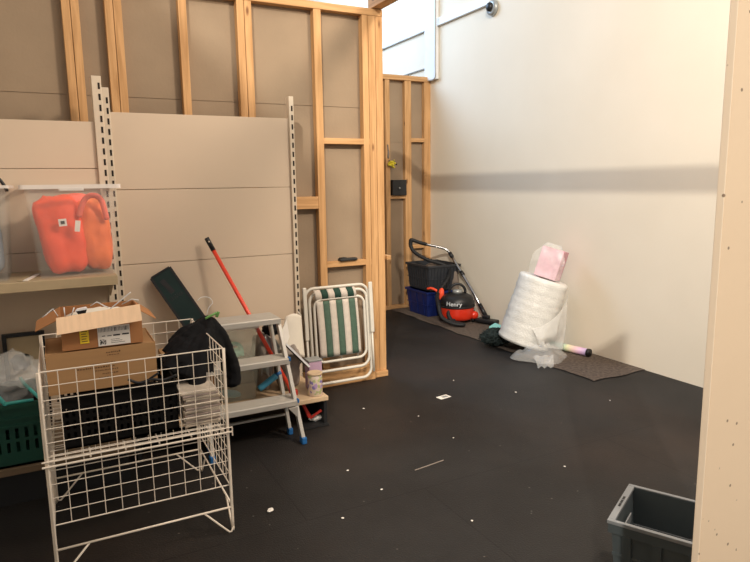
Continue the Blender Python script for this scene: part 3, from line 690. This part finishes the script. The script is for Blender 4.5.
tag(MB().blob((1.26, 3.72, .345), (.065, .12, .145), (0,R(5),0), .2, 6, seed=52, power=3).build('grey_bag', 'greybag', smooth=True), 'grey fabric bag standing right of the ladder beside the floral tin', 'bag')
tag(MB().blob((1.17, 3.72, .60), (.055, .06, .04), (0,0,0), .5, 8, sub=3, seed=54).build('black_pouch', 'blackc', smooth=True), 'small black crumpled pouch seen under the ladder top', 'pouch')
b = MB(); b.grid(lambda u, v: (1.10+.07*u+.03*math.sin(v*5), 3.66+.02*math.sin(u*9), .56-.24*v+.02*math.sin(u*6)), 10, 14)
o = b.build('carrier_bag', 'silver', smooth=True); o.modifiers.new('s', 'SOLIDIFY').thickness = .003; tag(o, 'crumpled grey patterned carrier bag hanging behind the ladder', 'carrier bag')
# white cloth / curled paper behind the ladder
b = MB()
def curl(u, v):
    a = -.5+2.6*u
    return (1.305+.085*math.sin(a)-.10*v*(1-u)+.02*v, 3.78-.07*math.cos(a)-.05*v, .47+.20*(1-v)-.10*v*u+.015*math.sin(7*u))
b.grid(curl, 16, 14); o = b.build('white_sheet', 'whitecloth', smooth=True); o.modifiers.new('s', 'SOLIDIFY').thickness = .003
tag(o, 'curled white cloth leaning on the shelving upright behind the ladder', 'cloth')
b = MB()
b.bm.faces.new([b.bm.verts.new(p) for p in ((1.19,3.60,.60), (1.235,3.62,.675), (1.25,3.62,.56), (1.215,3.60,.50))])
o = b.build('white_paper', 'paper'); o.modifiers.new('s', 'SOLIDIFY').thickness = .002; tag(o, 'small folded white paper sticking up just right of the ladder', 'paper')
t = thing('folded_board', 'thin dark board with a white edge slanting down beside the ladder', 'board', (1.3, 3.55, .3))
MB().bar((1.19,3.56,.54), (1.335,3.56,.375), .10, .006, side=(0,1,0)).build('board', 'darkgrey', t)
MB().bar((1.19,3.508,.546), (1.335,3.508,.381), .008, .012, side=(0,1,0)).build('edge', 'whitep', t)
t = thing('tin', 'round floral patterned tin in lilac and cream on the base shelf corner', 'tin', (1.362, 3.49, .2))
MB().lathe([(.044,.2005), (.046,.204), (.046,.338), (.044,.342)], (1.362, 3.492, 0), 28).build('body', 'tin', t, smooth=True)
MB().lathe([(.0475,.333), (.0475,.345), (.044,.348), (.040,.346), (.001,.346)], (1.362, 3.492, 0), 28).build('rim', 'deck', t, smooth=True)
t = thing('small_box', 'small lilac box with a grey lid behind the floral tin', 'box', (1.41, 3.60, .2))
MB().box(1.360, 3.58, .2005, 1.448, 3.66, .385, .003).build('carton', 'lilac', t); MB().box(1.357, 3.577, .3855, 1.451, 3.663, .397, .002).build('lid', 'silver', t)
t = thing('dustpan', 'red plastic dustpan lying under the base shelf end', 'dustpan', (1.36, 3.5, 0))
b = MB(); b.prism([(1.275, 3.50, .15), (1.292, 3.50, .15), (1.335, 3.50, .06), (1.315, 3.50, .05)], (0, .03, 0)); b.bar((1.325, 3.50, .05), (1.39, 3.47, .10), .010, .014); b.build('handle', 'red', t)
MB().prism([(1.26, 3.44, .003), (1.43, 3.44, .003), (1.42, 3.58, .003), (1.27, 3.58, .003)], (0, 0, .012)).build('pan', 'blackm', t)  # pan coloured black to stand in for the shadow under the shelf
tag(MB().blob((1.375, 3.55-.02, .035), (.04, .03, .018), (0,0,0), .5, 8, sub=3, seed=60).build('crumpled_wrapper', 'paper', smooth=True), 'crumpled white wrapper lying on the red dustpan', 'wrapper')

# ------------------------------------------------------------------ folding chair
t = thing('folding_chair', 'folded garden chair with green and white striped fabric leaning on the studs', 'folding chair', (1.78, 4.03, 0))
YC = 4.06
def ln(o_): return lambda z: YC-o_+.055*(z-.06)/.7
tr = .011
MB().tube(roundrect(1.540, .062, 2.042, .765, 0, .07, 6, ln(.012)), tr, 10, closed=True).build('outer_frame', 'chairtube', t, smooth=True)
MB().tube(roundrect(1.565, .16, 2.018, .735, 0, .07, 6, ln(.036)), tr, 10, closed=True).build('inner_frame', 'chairtube', t, smooth=True)
MB().tube(roundrect(1.59, .235, 1.985, .69, 0, .06, 6, ln(.060)), tr*.9, 10, closed=True).build('leg_frame', 'chairtube', t, smooth=True)
for x in (1.532, 2.055):
    MB().bar((x, ln(.035)(.40), .40), (x, ln(.035)(.78), .78), .03, .02, .006, side=(1,0,0)).build('armrest', 'chairtube', t)
    MB().tube([(x, ln(.03)(.10), .10), (x, ln(.03)(.42), .42)], .008).build('arm_tube', 'chairtube', t, smooth=True)
n = 6; xa, xb_ = 1.600, 1.955
for k in range(7):
    x0 = xa+.0505*k; x1 = min(xa+.0505*(k+1), xa+.322); sh = lambda z: .012*(.7-z)/.4
    grn = k in (1, 3, 5)
    b = MB()
    def st(u, v, x0=x0, x1=x1):
        z = .68-.405*v; return (x0+(x1-x0)*u+sh(z)*.9, ln(.074)(z)-.006*math.sin(v*PI)-.003*math.sin(u*PI), z)
    b.grid(st, 3, 14); o = b.build('stripe', 'chairgreen' if grn else 'chairwhite', t, smooth=True); o.modifiers.new('s', 'SOLIDIFY').thickness = .003
    b = MB()
    def st2(u, v, x0=x0, x1=x1):
        a = v; z = .685+.075*a; return (x0+(x1-x0)*u-.012*a, ln(.060)(z)-.018*math.sin(a*PI), z)
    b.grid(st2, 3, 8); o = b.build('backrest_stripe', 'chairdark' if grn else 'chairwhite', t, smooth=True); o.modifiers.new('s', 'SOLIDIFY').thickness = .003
b = MB()
for x in (1.78, 1.91): b.tube([(x, ln(.07)(.275), .275), (x, ln(.06)(.225), .225)], .003)
b.tube([(1.61, ln(.072)(.275), .275), (1.93, ln(.072)(.275), .275)], .005); b.build('spring', 'silver', t)

# ------------------------------------------------------------------ items on the studs
t = thing('junction_box', 'black square metal box on a noggin of the far stud wall', 'box', (3.645, 6.44, 1.364))
MB().box(3.545, 6.40, 1.3635, 3.732, 6.49, 1.545, .006).build('casing', 'darkgrey', t); MB().lathe([(.012,0), (.010,.006), (.001,.007)], (3.635, 6.3995, 1.45), 14, rot=(PI/2,0,0)).build('knob', 'silver', t)
b = MB()
for k in range(16):
    a = random.uniform(0, 2*PI); l = random.uniform(.03, .07); c = Vector((3.545, 6.41, 1.735))
    b.tube([c+Vector((random.uniform(-.02,.02), 0, random.uniform(-.03,.02))), c+Vector((l*math.cos(a), random.uniform(-.03,.03), l*.75*math.sin(a)))], .010, 6)
tag(b.build('tape_bow', 'yelblk'), 'tangled yellow and black tape tied to the far stud', 'tape')
b = MB(); b.tube([(3.50, 6.432, 1.80), (3.505, 6.43, 1.87), (3.498, 6.432, 1.95)], .008, 6); b.blob((3.505, 6.425, 1.84), (.012, .008, .05), amp=.3, sub=2)
tag(b.build('string', 'brownlump'), 'brown knotted string above the yellow tape on the stud', 'string')
b = MB(); b.obox((1.925, 4.185, .9475), (.145, .05, .020), (0,0,.05), .006); b.obox((1.885, 4.183, .955), (.05, .04, .018), (0,0,.3), .005)
tag(b.build('metal_bracket', 'darkgrey'), 'small dark metal piece resting on the stud wall noggin', 'bracket')
t = thing('security_camera', 'small round security camera high on the cream wall', 'camera', (4.07, 5.27, 3.15))
MB().lathe([(.075,0), (.078,.012), (.070,.035), (.045,.04), (.001,.04)], (4.088, 5.26, 3.225), 28, rot=(0,-PI/2,0)).build('housing', 'silver', t, smooth=True)
MB().blob((4.040, 5.268, 3.232), (.032, .042, .046), amp=0, sub=3).build('dome', 'black', t, smooth=True)

# ------------------------------------------------------------------ vacuum and boxes
def vcrate(t, cx, cy, z0, w, d, hgt, m_, ribs, tap=.92, rz=0, rimm=None, name='body'):
    tub(t, cx, cy, z0, w*tap, d*tap, w, d, hgt, wall=.006, m=m_, rimm=rimm or m_, rim=.012, name=name, rz=rz, rt=.022)
    q = Matrix.Rotation(rz, 3, 'Z'); b = MB()
    for (nx, ny, wd, off) in ((0,-1,w,d/2), (0,1,w,d/2), (-1,0,d,w/2), (1,0,d,w/2)):
        for k in range(ribs):
            s_ = (k+.5)/ribs-.5; zz0, zz1 = z0+.02, z0+hgt-.03
            tp = tap+(1-tap)*.5
            def P(z): 
                f = tap+(1-tap)*(z-z0)/hgt
                v = Vector((nx*(off*f+.003), ny*(off*f+.003), 0)) + (Vector((s_*wd*.9,0,0)) if nx == 0 else Vector((0, s_*wd*.9, 0)))
                return q @ v + Vector((cx, cy, z))
            b.bar(P(zz0), P(zz1), .006, .008, side=q @ Vector((1,0,0)) if nx == 0 else q @ Vector((0,1,0)))
        if hgt > .2:
            for zz in (z0+hgt*.45,):
                f = tap+(1-tap)*.45; c = q @ Vector((nx*(off*f+.003), ny*(off*f+.003), 0)) + Vector((cx, cy, zz))
                b.obox(c, (wd*f if nx == 0 else .006, .006 if nx == 0 else wd*f, .008), q)
    b.build('rib', m_, t)
t = thing('storage_crate', 'royal blue plastic crate on the carpet behind the vacuum cleaner', 'crate', (3.83, 6.02, 0))
vcrate(t, 3.845, 6.03, .007, .43, .48, .285, 'bluecrate', 3, tap=.86)
t = thing('storage_crate', 'dark grey plastic crate stacked on the blue crate in the corner', 'crate', (3.85, 6.0, .3))
vcrate(t, 3.855, 6.03, .302, .42, .50, .285, 'greybox', 9, tap=.88)
tag(MB().blob((3.90, 6.02, .50), (.13, .16, .09), amp=.2, sub=3).build('grey_bundle', 'brownlump', smooth=True), 'brownish bundle inside the dark grey crate', 'bundle')
b = MB(); b.blob((3.70, 5.62, .30), (.03, .04, .065), (0, R(12), 0), .15, 5, sub=3); b.tube(spline([(3.64, 5.80, .335), (3.66, 5.74, .345), (3.69, 5.68, .32), (3.70, 5.62, .25)], 5), .014)
tag(b.build('orange_glove', 'orange', smooth=True), 'orange rubber glove hanging from the corner of the blue crate', 'glove')
tag(MB().blob((4.015, 5.84, .36), (.05, .08, .17), amp=.2, sub=3, seed=9).build('brown_sack', 'brownlump', smooth=True), 'greyish brown sack between the crates and the cream wall', 'sack')

t = thing('vacuum_cleaner', 'red and black round vacuum cleaner standing on the brown carpet', 'vacuum cleaner', (3.80, 5.52, 0))
vx, vy = 3.815, 5.47
MB().lathe([(.10,.035), (.165,.045), (.178,.07), (.180,.10), (.176,.17), (.172,.19)], (vx, vy, 0), 36).build('tub', 'redv', t, smooth=True)
MB().lathe([(.183,.190), (.187,.200), (.186,.235), (.175,.265), (.150,.295), (.110,.315), (.070,.325), (.001,.327)], (vx, vy, 0), 36).build('lid', 'black', t, smooth=True)
MB().lathe([(.184,.175), (.189,.18), (.189,.192), (.184,.197)], (vx, vy, 0), 36).build('seam_band', 'blackm', t, smooth=True)
hv = Vector((.47, .88, 0)).normalized()*0+Vector((.88,-.47,0))
MB().tube(arc((vx, vy, .335), .085, R(-12), R(192), 16, ax=hv, ay=(0,0,1)), .015, 10).build('carry_handle', 'black', t, smooth=True)
MB().lathe([(.05,0), (.055,.01), (.055,.03), (.045,.04)], (vx-.0, vy, .32), 20).build('cord_winder', 'silver', t, smooth=True)
for dx, dy in ((-.12,-.12), (.13,-.12), (.12,.13), (-.12,.13)):
    MB().lathe([(.010,-.012), (.032,-.010), (.034,0), (.032,.010), (.010,.012)], (vx+dx, vy+dy, .041), 16, rot=(PI/2,0,R(30))).build('castor', 'blackm', t, smooth=True)
MB().blob((vx+.13, vy-.13, .085), (.05, .04, .045), amp=0, sub=3).build('side_bulge', 'redv', t, smooth=True)
cv = bpy.data.curves.new('txt', 'FONT'); cv.body = 'Henry'; cv.size = .07; cv.extrude = .001; cv.align_x = 'CENTER'
tmp = bpy.data.objects.new('txt', cv); C.objects.link(tmp); bpy.context.view_layer.update()
me = bpy.data.meshes.new_from_object(tmp.evaluated_get(bpy.context.evaluated_depsgraph_get())); bpy.data.objects.remove(tmp)
ang0 = math.atan2(-vy, -vx)-.20
for v in me.vertices:
    a = ang0+v.co.x/.188; rr = .1885+v.co.z-(v.co.y-.0)*.12
    v.co = Vector((rr*math.cos(a)+vx-t.location.x, rr*math.sin(a)+vy-t.location.y, .208+v.co.y*.9))
me.materials.append(M['whitep']); o = bpy.data.objects.new('lettering', me); C.objects.link(o); o.parent = t
# wand, hose, floor head
top = Vector((3.26+.06, 5.72, .905))
wand = [(4.02, 5.30, .10), (3.935, 5.60, .45), (3.83, 5.74, .745)]
MB().tube([(4.035, 5.26, .085), (4.03, 5.50, .33), (4.02, 5.78, .58), (4.01, 5.90, .70)], .016, 12).build('wand', 'chrome', t, smooth=True)
MB().tube(spline([(4.01, 5.90, .70), (3.98, 5.94, .745), (3.90, 5.99, .775), (3.76, 6.05, .81), (3.62, 6.1, .86)], 6), .015, 12).build('bent_tube', 'chrome', t, smooth=True)
MB().tube(spline([(3.78, 6.045, .806), (3.70, 6.07, .83), (3.62, 6.10, .862), (3.60, 6.10, .85)], 6), .021, 12).build('hand_grip', 'black', t, smooth=True)
for p_, q_ in (((4.035, 5.26, .085), (4.032, 5.36, .19)), ((4.025, 5.66, .475), (4.023, 5.70, .51)), ((4.013, 5.86, .66), (4.008, 5.905, .705))):
    MB().tube([p_, q_], .023, 12).build('joint_collar', 'black', t, smooth=True)
hose = spline([(3.605, 6.10, .855), (3.58, 6.06, .80), (3.61, 6.02, .725), (3.74, 5.96, .64), (3.90, 5.88, .58), (3.93, 5.80, .53), (3.84, 5.70, .44), (3.66, 5.62, .30), (3.545, 5.43, .22), (3.545, 5.36, .10), (3.62, 5.26, .045), (3.70, 5.20, .035), (3.70, 5.24, .035), (3.66, 5.34, .05), (3.65, 5.40, .12), (3.69, 5.40, .165)], 10)
b = MB(); b.tube(hose, .020, 10)
for p, p2 in zip(hose[::2], hose[1::2]): b.tube([p, p+(p2-p)*.5], .0235, 10)
b.build('hose', 'blackm', t, smooth=False)
hd = MB(); hd.obox((4.015, 5.20, .040), (.11, .25, .04), (0,0,.35), .012); hd.obox((4.03, 5.24, .075), (.05, .08, .04), (0,0,.35), .012)
hd.build('floor_head', 'black', t)

# ------------------------------------------------------------------ bubble wrap corner
rh = Vector((.889, -.457, 0)); th = R(17); axv = math.cos(th)*Vector((0,0,1))+math.sin(th)*rh
axu = (math.cos(th)*rh-math.sin(th)*Vector((0,0,1))); axw = axv.cross(axu)
RQ = Matrix((axu, axw, axv)).transposed(); RR = .225; RL = .60
rc = Vector((3.84, 4.11, .012)) - axu*RR
t = thing('bubble_wrap_roll', 'big roll of bubble wrap tilted against the cream wall with loose film', 'roll', (rc.x, rc.y, 0))
prof = [(.05, 0)]+[(RR-.012*(k/24)+.003*math.sin(k*2.3)+.003*(k % 2), RL*k/24) for k in range(25)]+[(RR-.03, RL+.006), (.10, RL+.004), (.045, RL)]
MB().lathe(prof, rc, 48, rot=RQ.to_euler(), wob=.02).build('roll', 'bubble', t, smooth=True)
MB().lathe([(.046, RL-.05), (.046, RL+.008), (.040, RL+.008), (.040, RL-.05)], rc, 20, rot=RQ.to_euler(), cap=False).build('core', 'card', t)
b = MB(); toc = Vector((-.457, -.889, 0))  # towards the viewer side
TR = rc+axv*RL*.97+axu*RR; BR = Vector((3.875, 4.02, .02)); BL_ = rc+axv*.02-axu*.02+toc*.02
def loose(u, v):      # film hanging from the top right edge down to the floor in front of the roll
    a = R(-98)+R(100)*u
    rim = rc+axv*(RL*(.30+.68*u**1.3))+(RR+.012)*(math.cos(a)*axu+math.sin(a)*axw)
    low = Vector((3.60, 3.94, .10)).lerp(Vector((3.93, 3.98, .02)), u)
    p = rim.lerp(low, v)+toc*(.05*math.sin(v*PI)*(1-u*.6)); n_ = noise.noise(Vector((u*7, v*3, 1)))
    p += toc*(n_*.035*v)+rh*(.02*math.sin(u*17)*v); p.z = max(.012, p.z)
    return p
b.grid(loose, 30, 24); b.build('loose_sheet', 'bubblef', t, smooth=True)
b = MB()
def pool(u, v):       # film gathered on the floor
    a = R(-200)+R(235)*u; c = Vector((3.60, 3.93, 0)); r_ = (.05+.15*v)*(1+.12*math.sin(u*15))
    z = .165*(1-v)**.7*(.75+.4*noise.noise(Vector((u*5, v*3, 7))))+.012
    return c+Vector((0,0,z))+r_*(math.cos(a)*rh*1.15+math.sin(a)*(-toc)*1.0)
b.grid(pool, 40, 12)
def tail(u, v):
    p = Vector((3.515, 3.80, 0))+rh*(-.09+.17*u)*(1-.25*v)+toc*(.02+.16*v)+rh*(-.02*v); p.z = .012+.05*(1-v)+.02*abs(math.sin(u*8+v*3)); return p
b.grid(tail, 14, 10); b.build('trailing_film', 'film', t, smooth=True)
# pink packet
PB = rc+axv*(RL+.006)+rh*.02
t = thing('gift_box', 'pink cardboard packet in clear film tilted on top of the bubble wrap roll', 'packet', tuple(PB))
q = RQ @ Matrix.Rotation(R(60), 3, 'Z')   # corner towards the viewer
pw, ph = .195, .265; cc = PB+axv*(ph/2+.001)
MB().obox(cc, (pw, pw, ph), q, .004).build('carton', 'pink', t)
faces = [q @ Vector(v_) for v_ in ((1,0,0), (-1,0,0), (0,1,0), (0,-1,0))]
vis = sorted([f_ for f_ in faces if f_.dot(toc) > .2], key=lambda f_: f_.dot(rh))
lf, rf = vis[0], vis[-1]
ul = axv.cross(lf)
ql = Matrix((lf, ul, axv)).transposed()
MB().obox(cc+lf*(pw/2+.002), (.004, pw-.006, ph-.01), ql).build('light_side', 'pinkl', t)
ur = axv.cross(rf); qr = Matrix((rf, ur, axv)).transposed(); b = MB()
for k in range(6): b.obox(cc+rf*(pw/2+.001)+ur*(-.04+k*.017)+axv*(.01+.003*(k % 2)), (.0015, .011, .010), qr)
b.build('lettering', 'lilac', t)
b = MB()
def wrap(u, v):
    n_ = noise.noise(Vector((u*6, v*6, 2)))*.02
    return cc+lf*(pw/2+.02+n_+.04*math.sin(PI*v))+ul*((u-.5)*(pw+.09)*(1-.55*max(0, v-.6)/.4)*1.0)+axv*(-ph/2+(ph+.04)*v)
b.grid(wrap, 16, 16); b.build('film_wrap', 'film', t, smooth=True)

# fluffy duster
b = MB(); b.blob((3.54, 4.45, .085), (.125, .11, .075), (0,0,R(-20)), .35, 8, sub=4, seed=12)
for k in range(900):
    a = random.uniform(0, 2*PI); ph = random.uniform(0, PI/2); d_ = Vector((math.cos(a)*math.cos(ph), math.sin(a)*math.cos(ph), math.sin(ph)))
    p = Vector((3.54+.125*d_.x, 4.45+.12*d_.y, .06+.085*d_.z)); e_ = p+Vector((d_.x*.03+random.uniform(-.016,.016), d_.y*.03+random.uniform(-.016,.016), d_.z*.018+random.uniform(-.012,.01)))
    e_.z = max(e_.z, .015); b.tube([p, e_], .0065, 4, r2=.004)
t = tag(b.build('mop_head', 'fluff'), 'dark fluffy mop head lying on the floor by the bubble wrap', 'mop head')
tag(MB().obox((3.72, 4.66, .10), (.12, .13, .05), (R(12), R(-8), .4), .012).build('sponge', 'aqua'), 'aqua foam sponge block behind the dark fluffy mop head', 'sponge')
t = thing('pastel_tube', 'pastel rainbow tube with black end lying beside the bubble wrap', 'tube', (3.93, 3.90, 0))
o = bpy.data.objects.new('tmp', None)
A = Vector((3.985, 3.74, .045)); B = Vector((3.905, 4.16, .045)); dd = (A-B).normalized(); ang = math.atan2(dd.y, dd.x); bpy.data.objects.remove(o)
t.location = ((A+B)/2).to_tuple()[:2]+(.0075,); t.rotation_euler = (0,0,ang)
o = MB().tube([(-.21,0,.033), (.19,0,.033)], .032, 20).build('tube', 'rainbow', t, smooth=True, local=True)
MB().tube([(.191,0,.033), (.215,0,.033)], .034, 20).build('end_cap', 'black', t, smooth=True, local=True)

# ------------------------------------------------------------------ grey crate at lower right
rz = math.atan2(-.23, .12)
t = thing('storage_crate', 'grey green plastic crate on the floor at the lower right', 'crate', (0,0,0))
u = Vector((.462, -.887, 0)); w_ = Vector((-.887, -.462, 0)); bl = Vector((1.958, 1.607, 0)); Lc, Wc, Hc = .56, .325, .295
cen = bl+u*Lc/2+w_*Wc/2; t.location = cen; t.rotation_euler = (0,0,math.atan2(u.y, u.x))
def ltub(hx0, hy0, z0, hx1, hy1, z1, wall):
    mb = MB()
    def rg(hx, hy, z): return [mb.bm.verts.new((sx*hx, sy*hy, z)) for sx, sy in ((1,1), (-1,1), (-1,-1), (1,-1))]
    a, b_, c_, d_ = rg(hx0, hy0, z0), rg(hx1, hy1, z1), rg(hx1-wall, hy1-wall, z1), rg(hx0-wall, hy0-wall, z0+wall)
    for p_, q_ in ((a, b_), (b_, c_), (c_, d_)):
        for k in range(4): mb.bm.faces.new((p_[k], p_[(k+1) % 4], q_[(k+1) % 4], q_[k]))
    mb.bm.faces.new(a[::-1]); mb.bm.faces.new(d_); return mb
hx, hy = Lc/2, Wc/2
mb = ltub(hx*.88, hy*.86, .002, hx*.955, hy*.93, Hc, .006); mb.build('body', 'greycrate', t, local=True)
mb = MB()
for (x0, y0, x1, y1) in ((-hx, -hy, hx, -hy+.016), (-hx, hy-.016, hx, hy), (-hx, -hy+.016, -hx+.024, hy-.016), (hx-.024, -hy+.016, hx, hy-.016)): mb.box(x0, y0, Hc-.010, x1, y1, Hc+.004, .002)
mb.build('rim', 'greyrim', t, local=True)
mb = MB()
for (x0, y0, x1, y1) in ((-hx+.004, -hy+.004, hx-.004, -hy+.010), (-hx+.004, hy-.010, hx-.004, hy-.004), (-hx+.004, -hy+.01, -hx+.010, hy-.01), (hx-.010, -hy+.01, hx-.004, hy-.01)): mb.box(x0, y0, Hc-.045, x1, y1, Hc-.010)
for s_ in (-1, 1):
    for k in (-.8, -.42, 0, .42, .8): mb.bar((k*hx*.9, s_*(hy*.86), .02), (k*hx*.95, s_*(hy*.925+.004), Hc-.045), .03, .012, side=(1,0,0))
    mb.box(-hx*.93, s_*hy*.91-.004, .165, hx*.93, s_*hy*.91+.006, .175)
    for k in (-.6, 0, .6): mb.bar((s_*hx*.885, k*hy, .02), (s_*(hx*.955+.003), k*hy, Hc-.045), .025, .012, side=(0,1,0))
mb.build('rib', 'greycrate', t, local=True)
mb = MB()
for k in (-1, 0, 1): mb.box(-hx+.008, k*.030-.012, Hc+.0042, -hx+.016, k*.030+.012, Hc+.0055)
mb.build('grip_slot', 'blackm', t, local=True)
MB().obox((-hx*.90+.008, 0, Hc-.075), (.006, .10, .035), (0,0,0), .002).build('hand_hole', 'greyrim', t, local=True)
MB().box(-hx*.9, hy*.86-.012, .145, hx*.9, hy*.86-.006, .151).build('inner_ledge', 'greyrim', t, local=True)

# ------------------------------------------------------------------ litter on the floor
t = thing('card_scrap', 'white printed card lying flat in the middle of the black floor', 'card', (2.345, 3.525, 0))
MB().obox((2.345, 3.525, .0015), (.095, .055, .002), (0,0,.15)).build('card', 'paper', t)
MB().obox((2.355, 3.525, .0028), (.05, .03, .0006), (0,0,.15)).build('lettering', 'silver', t)
scr = [(.78, 2.62, 0.018, 'cream paper scrap on floor just right of the wire basket'), (1.27, 3.02-.2, .007, None), (1.05, 2.40, .007, None), (1.75, 3.60, .007, None), (2.85, 3.35, .008, None), (1.33, 2.55, .007, None), (2.0, 2.9, .006, None), (2.3, 2.3, .006, None), (3.3, 2.9, .006, None), (2.0, 3.3, .006, None), (1.55, 2.1, .006, None), (2.62, 3.8, .006, None)]
for x, y, s_, lab in scr:
    o = MB().blob((x, y, s_*.35), (s_, s_*.7, s_*.3), (0,0,x*5), .5, 6, sub=2, seed=x).build('paper_scrap', 'paper')
    tag(o, lab or 'tiny pale paper fleck on the open black floor', 'scrap', None if lab else 'tiny paper flecks on the black floor')
tag(MB().obox((1.68, 2.66, .003), (.20, .004, .004), (0,0,R(8))).build('thin_stick', 'greybag'), 'thin pale stick lying on the floor in front of the folding chair', 'stick')

# ------------------------------------------------------------------ lights
def area(name, loc, target, size, energy, col, sy=None):
    l = bpy.data.lights.new(name, 'AREA'); l.energy = energy; l.color = col; l.size = size
    if sy: l.shape = 'RECTANGLE'; l.size_y = sy
    o = bpy.data.objects.new(name, l); C.objects.link(o); o.location = loc
    o.rotation_euler = (Vector(target)-Vector(loc)).to_track_quat('-Z', 'Y').to_euler(); return o
def spot(name, loc, target, ang, energy, col, soft):
    l = bpy.data.lights.new(name, 'SPOT'); l.energy = energy; l.color = col; l.spot_size = R(ang); l.spot_blend = 1.0; l.shadow_soft_size = soft
    o = bpy.data.objects.new(name, l); C.objects.link(o); o.location = loc
    o.rotation_euler = (Vector(target)-Vector(loc)).to_track_quat('-Z', 'Y').to_euler(); return o
spot('key_left', (-4.0, -5.6, 7.05), (4.09, 4.3, 1.6), 50, 4300, (1.0, .94, .83), .10)
area('overhead_right', (2.9, .9, 3.6), (.6, 4.0, 1.0), .4, 104, (1.0, .84, .68))
area('overhead_wide', (2.2, .8, 4.9), (2.2, 3.0, 0), 2.5, 74, (1.0, .88, .74))
area('skylight_far', (1.6, 8.4, 4.9), (4.1, 6.6, 2.9), 2.6, 250, (.46, .69, 1.0))
w = bpy.data.worlds.new('world'); bpy.context.scene.world = w; w.use_nodes = True
bg = w.node_tree.nodes['Background']; bg.inputs['Color'].default_value = (.95, .93, .92, 1); bg.inputs['Strength'].default_value = .50

# ------------------------------------------------------------------ camera
cam = bpy.data.cameras.new('camera'); co_ = bpy.data.objects.new('camera', cam); C.objects.link(co_)
f, pit, rol, yaw = 618.886, .1553243, -.0150099, .4748687
fw = Vector((math.sin(yaw)*math.cos(pit), math.cos(yaw)*math.cos(pit), -math.sin(pit))); rt = Vector((math.cos(yaw), -math.sin(yaw), 0)); up = rt.cross(fw)
r2 = math.cos(rol)*rt+math.sin(rol)*up; u2 = -math.sin(rol)*rt+math.cos(rol)*up
mw = Matrix((r2, u2, -fw)).transposed().to_4x4(); mw.translation = Vector((0, 0, 1.5)); co_.matrix_world = mw
cam.sensor_width = 36; cam.lens = f/750*36; cam.clip_start = .05
bpy.context.scene.camera = co_
sc = bpy.context.scene; sc.view_settings.view_transform = 'Standard'; sc.view_settings.look = 'None'; sc.view_settings.exposure = 0.0
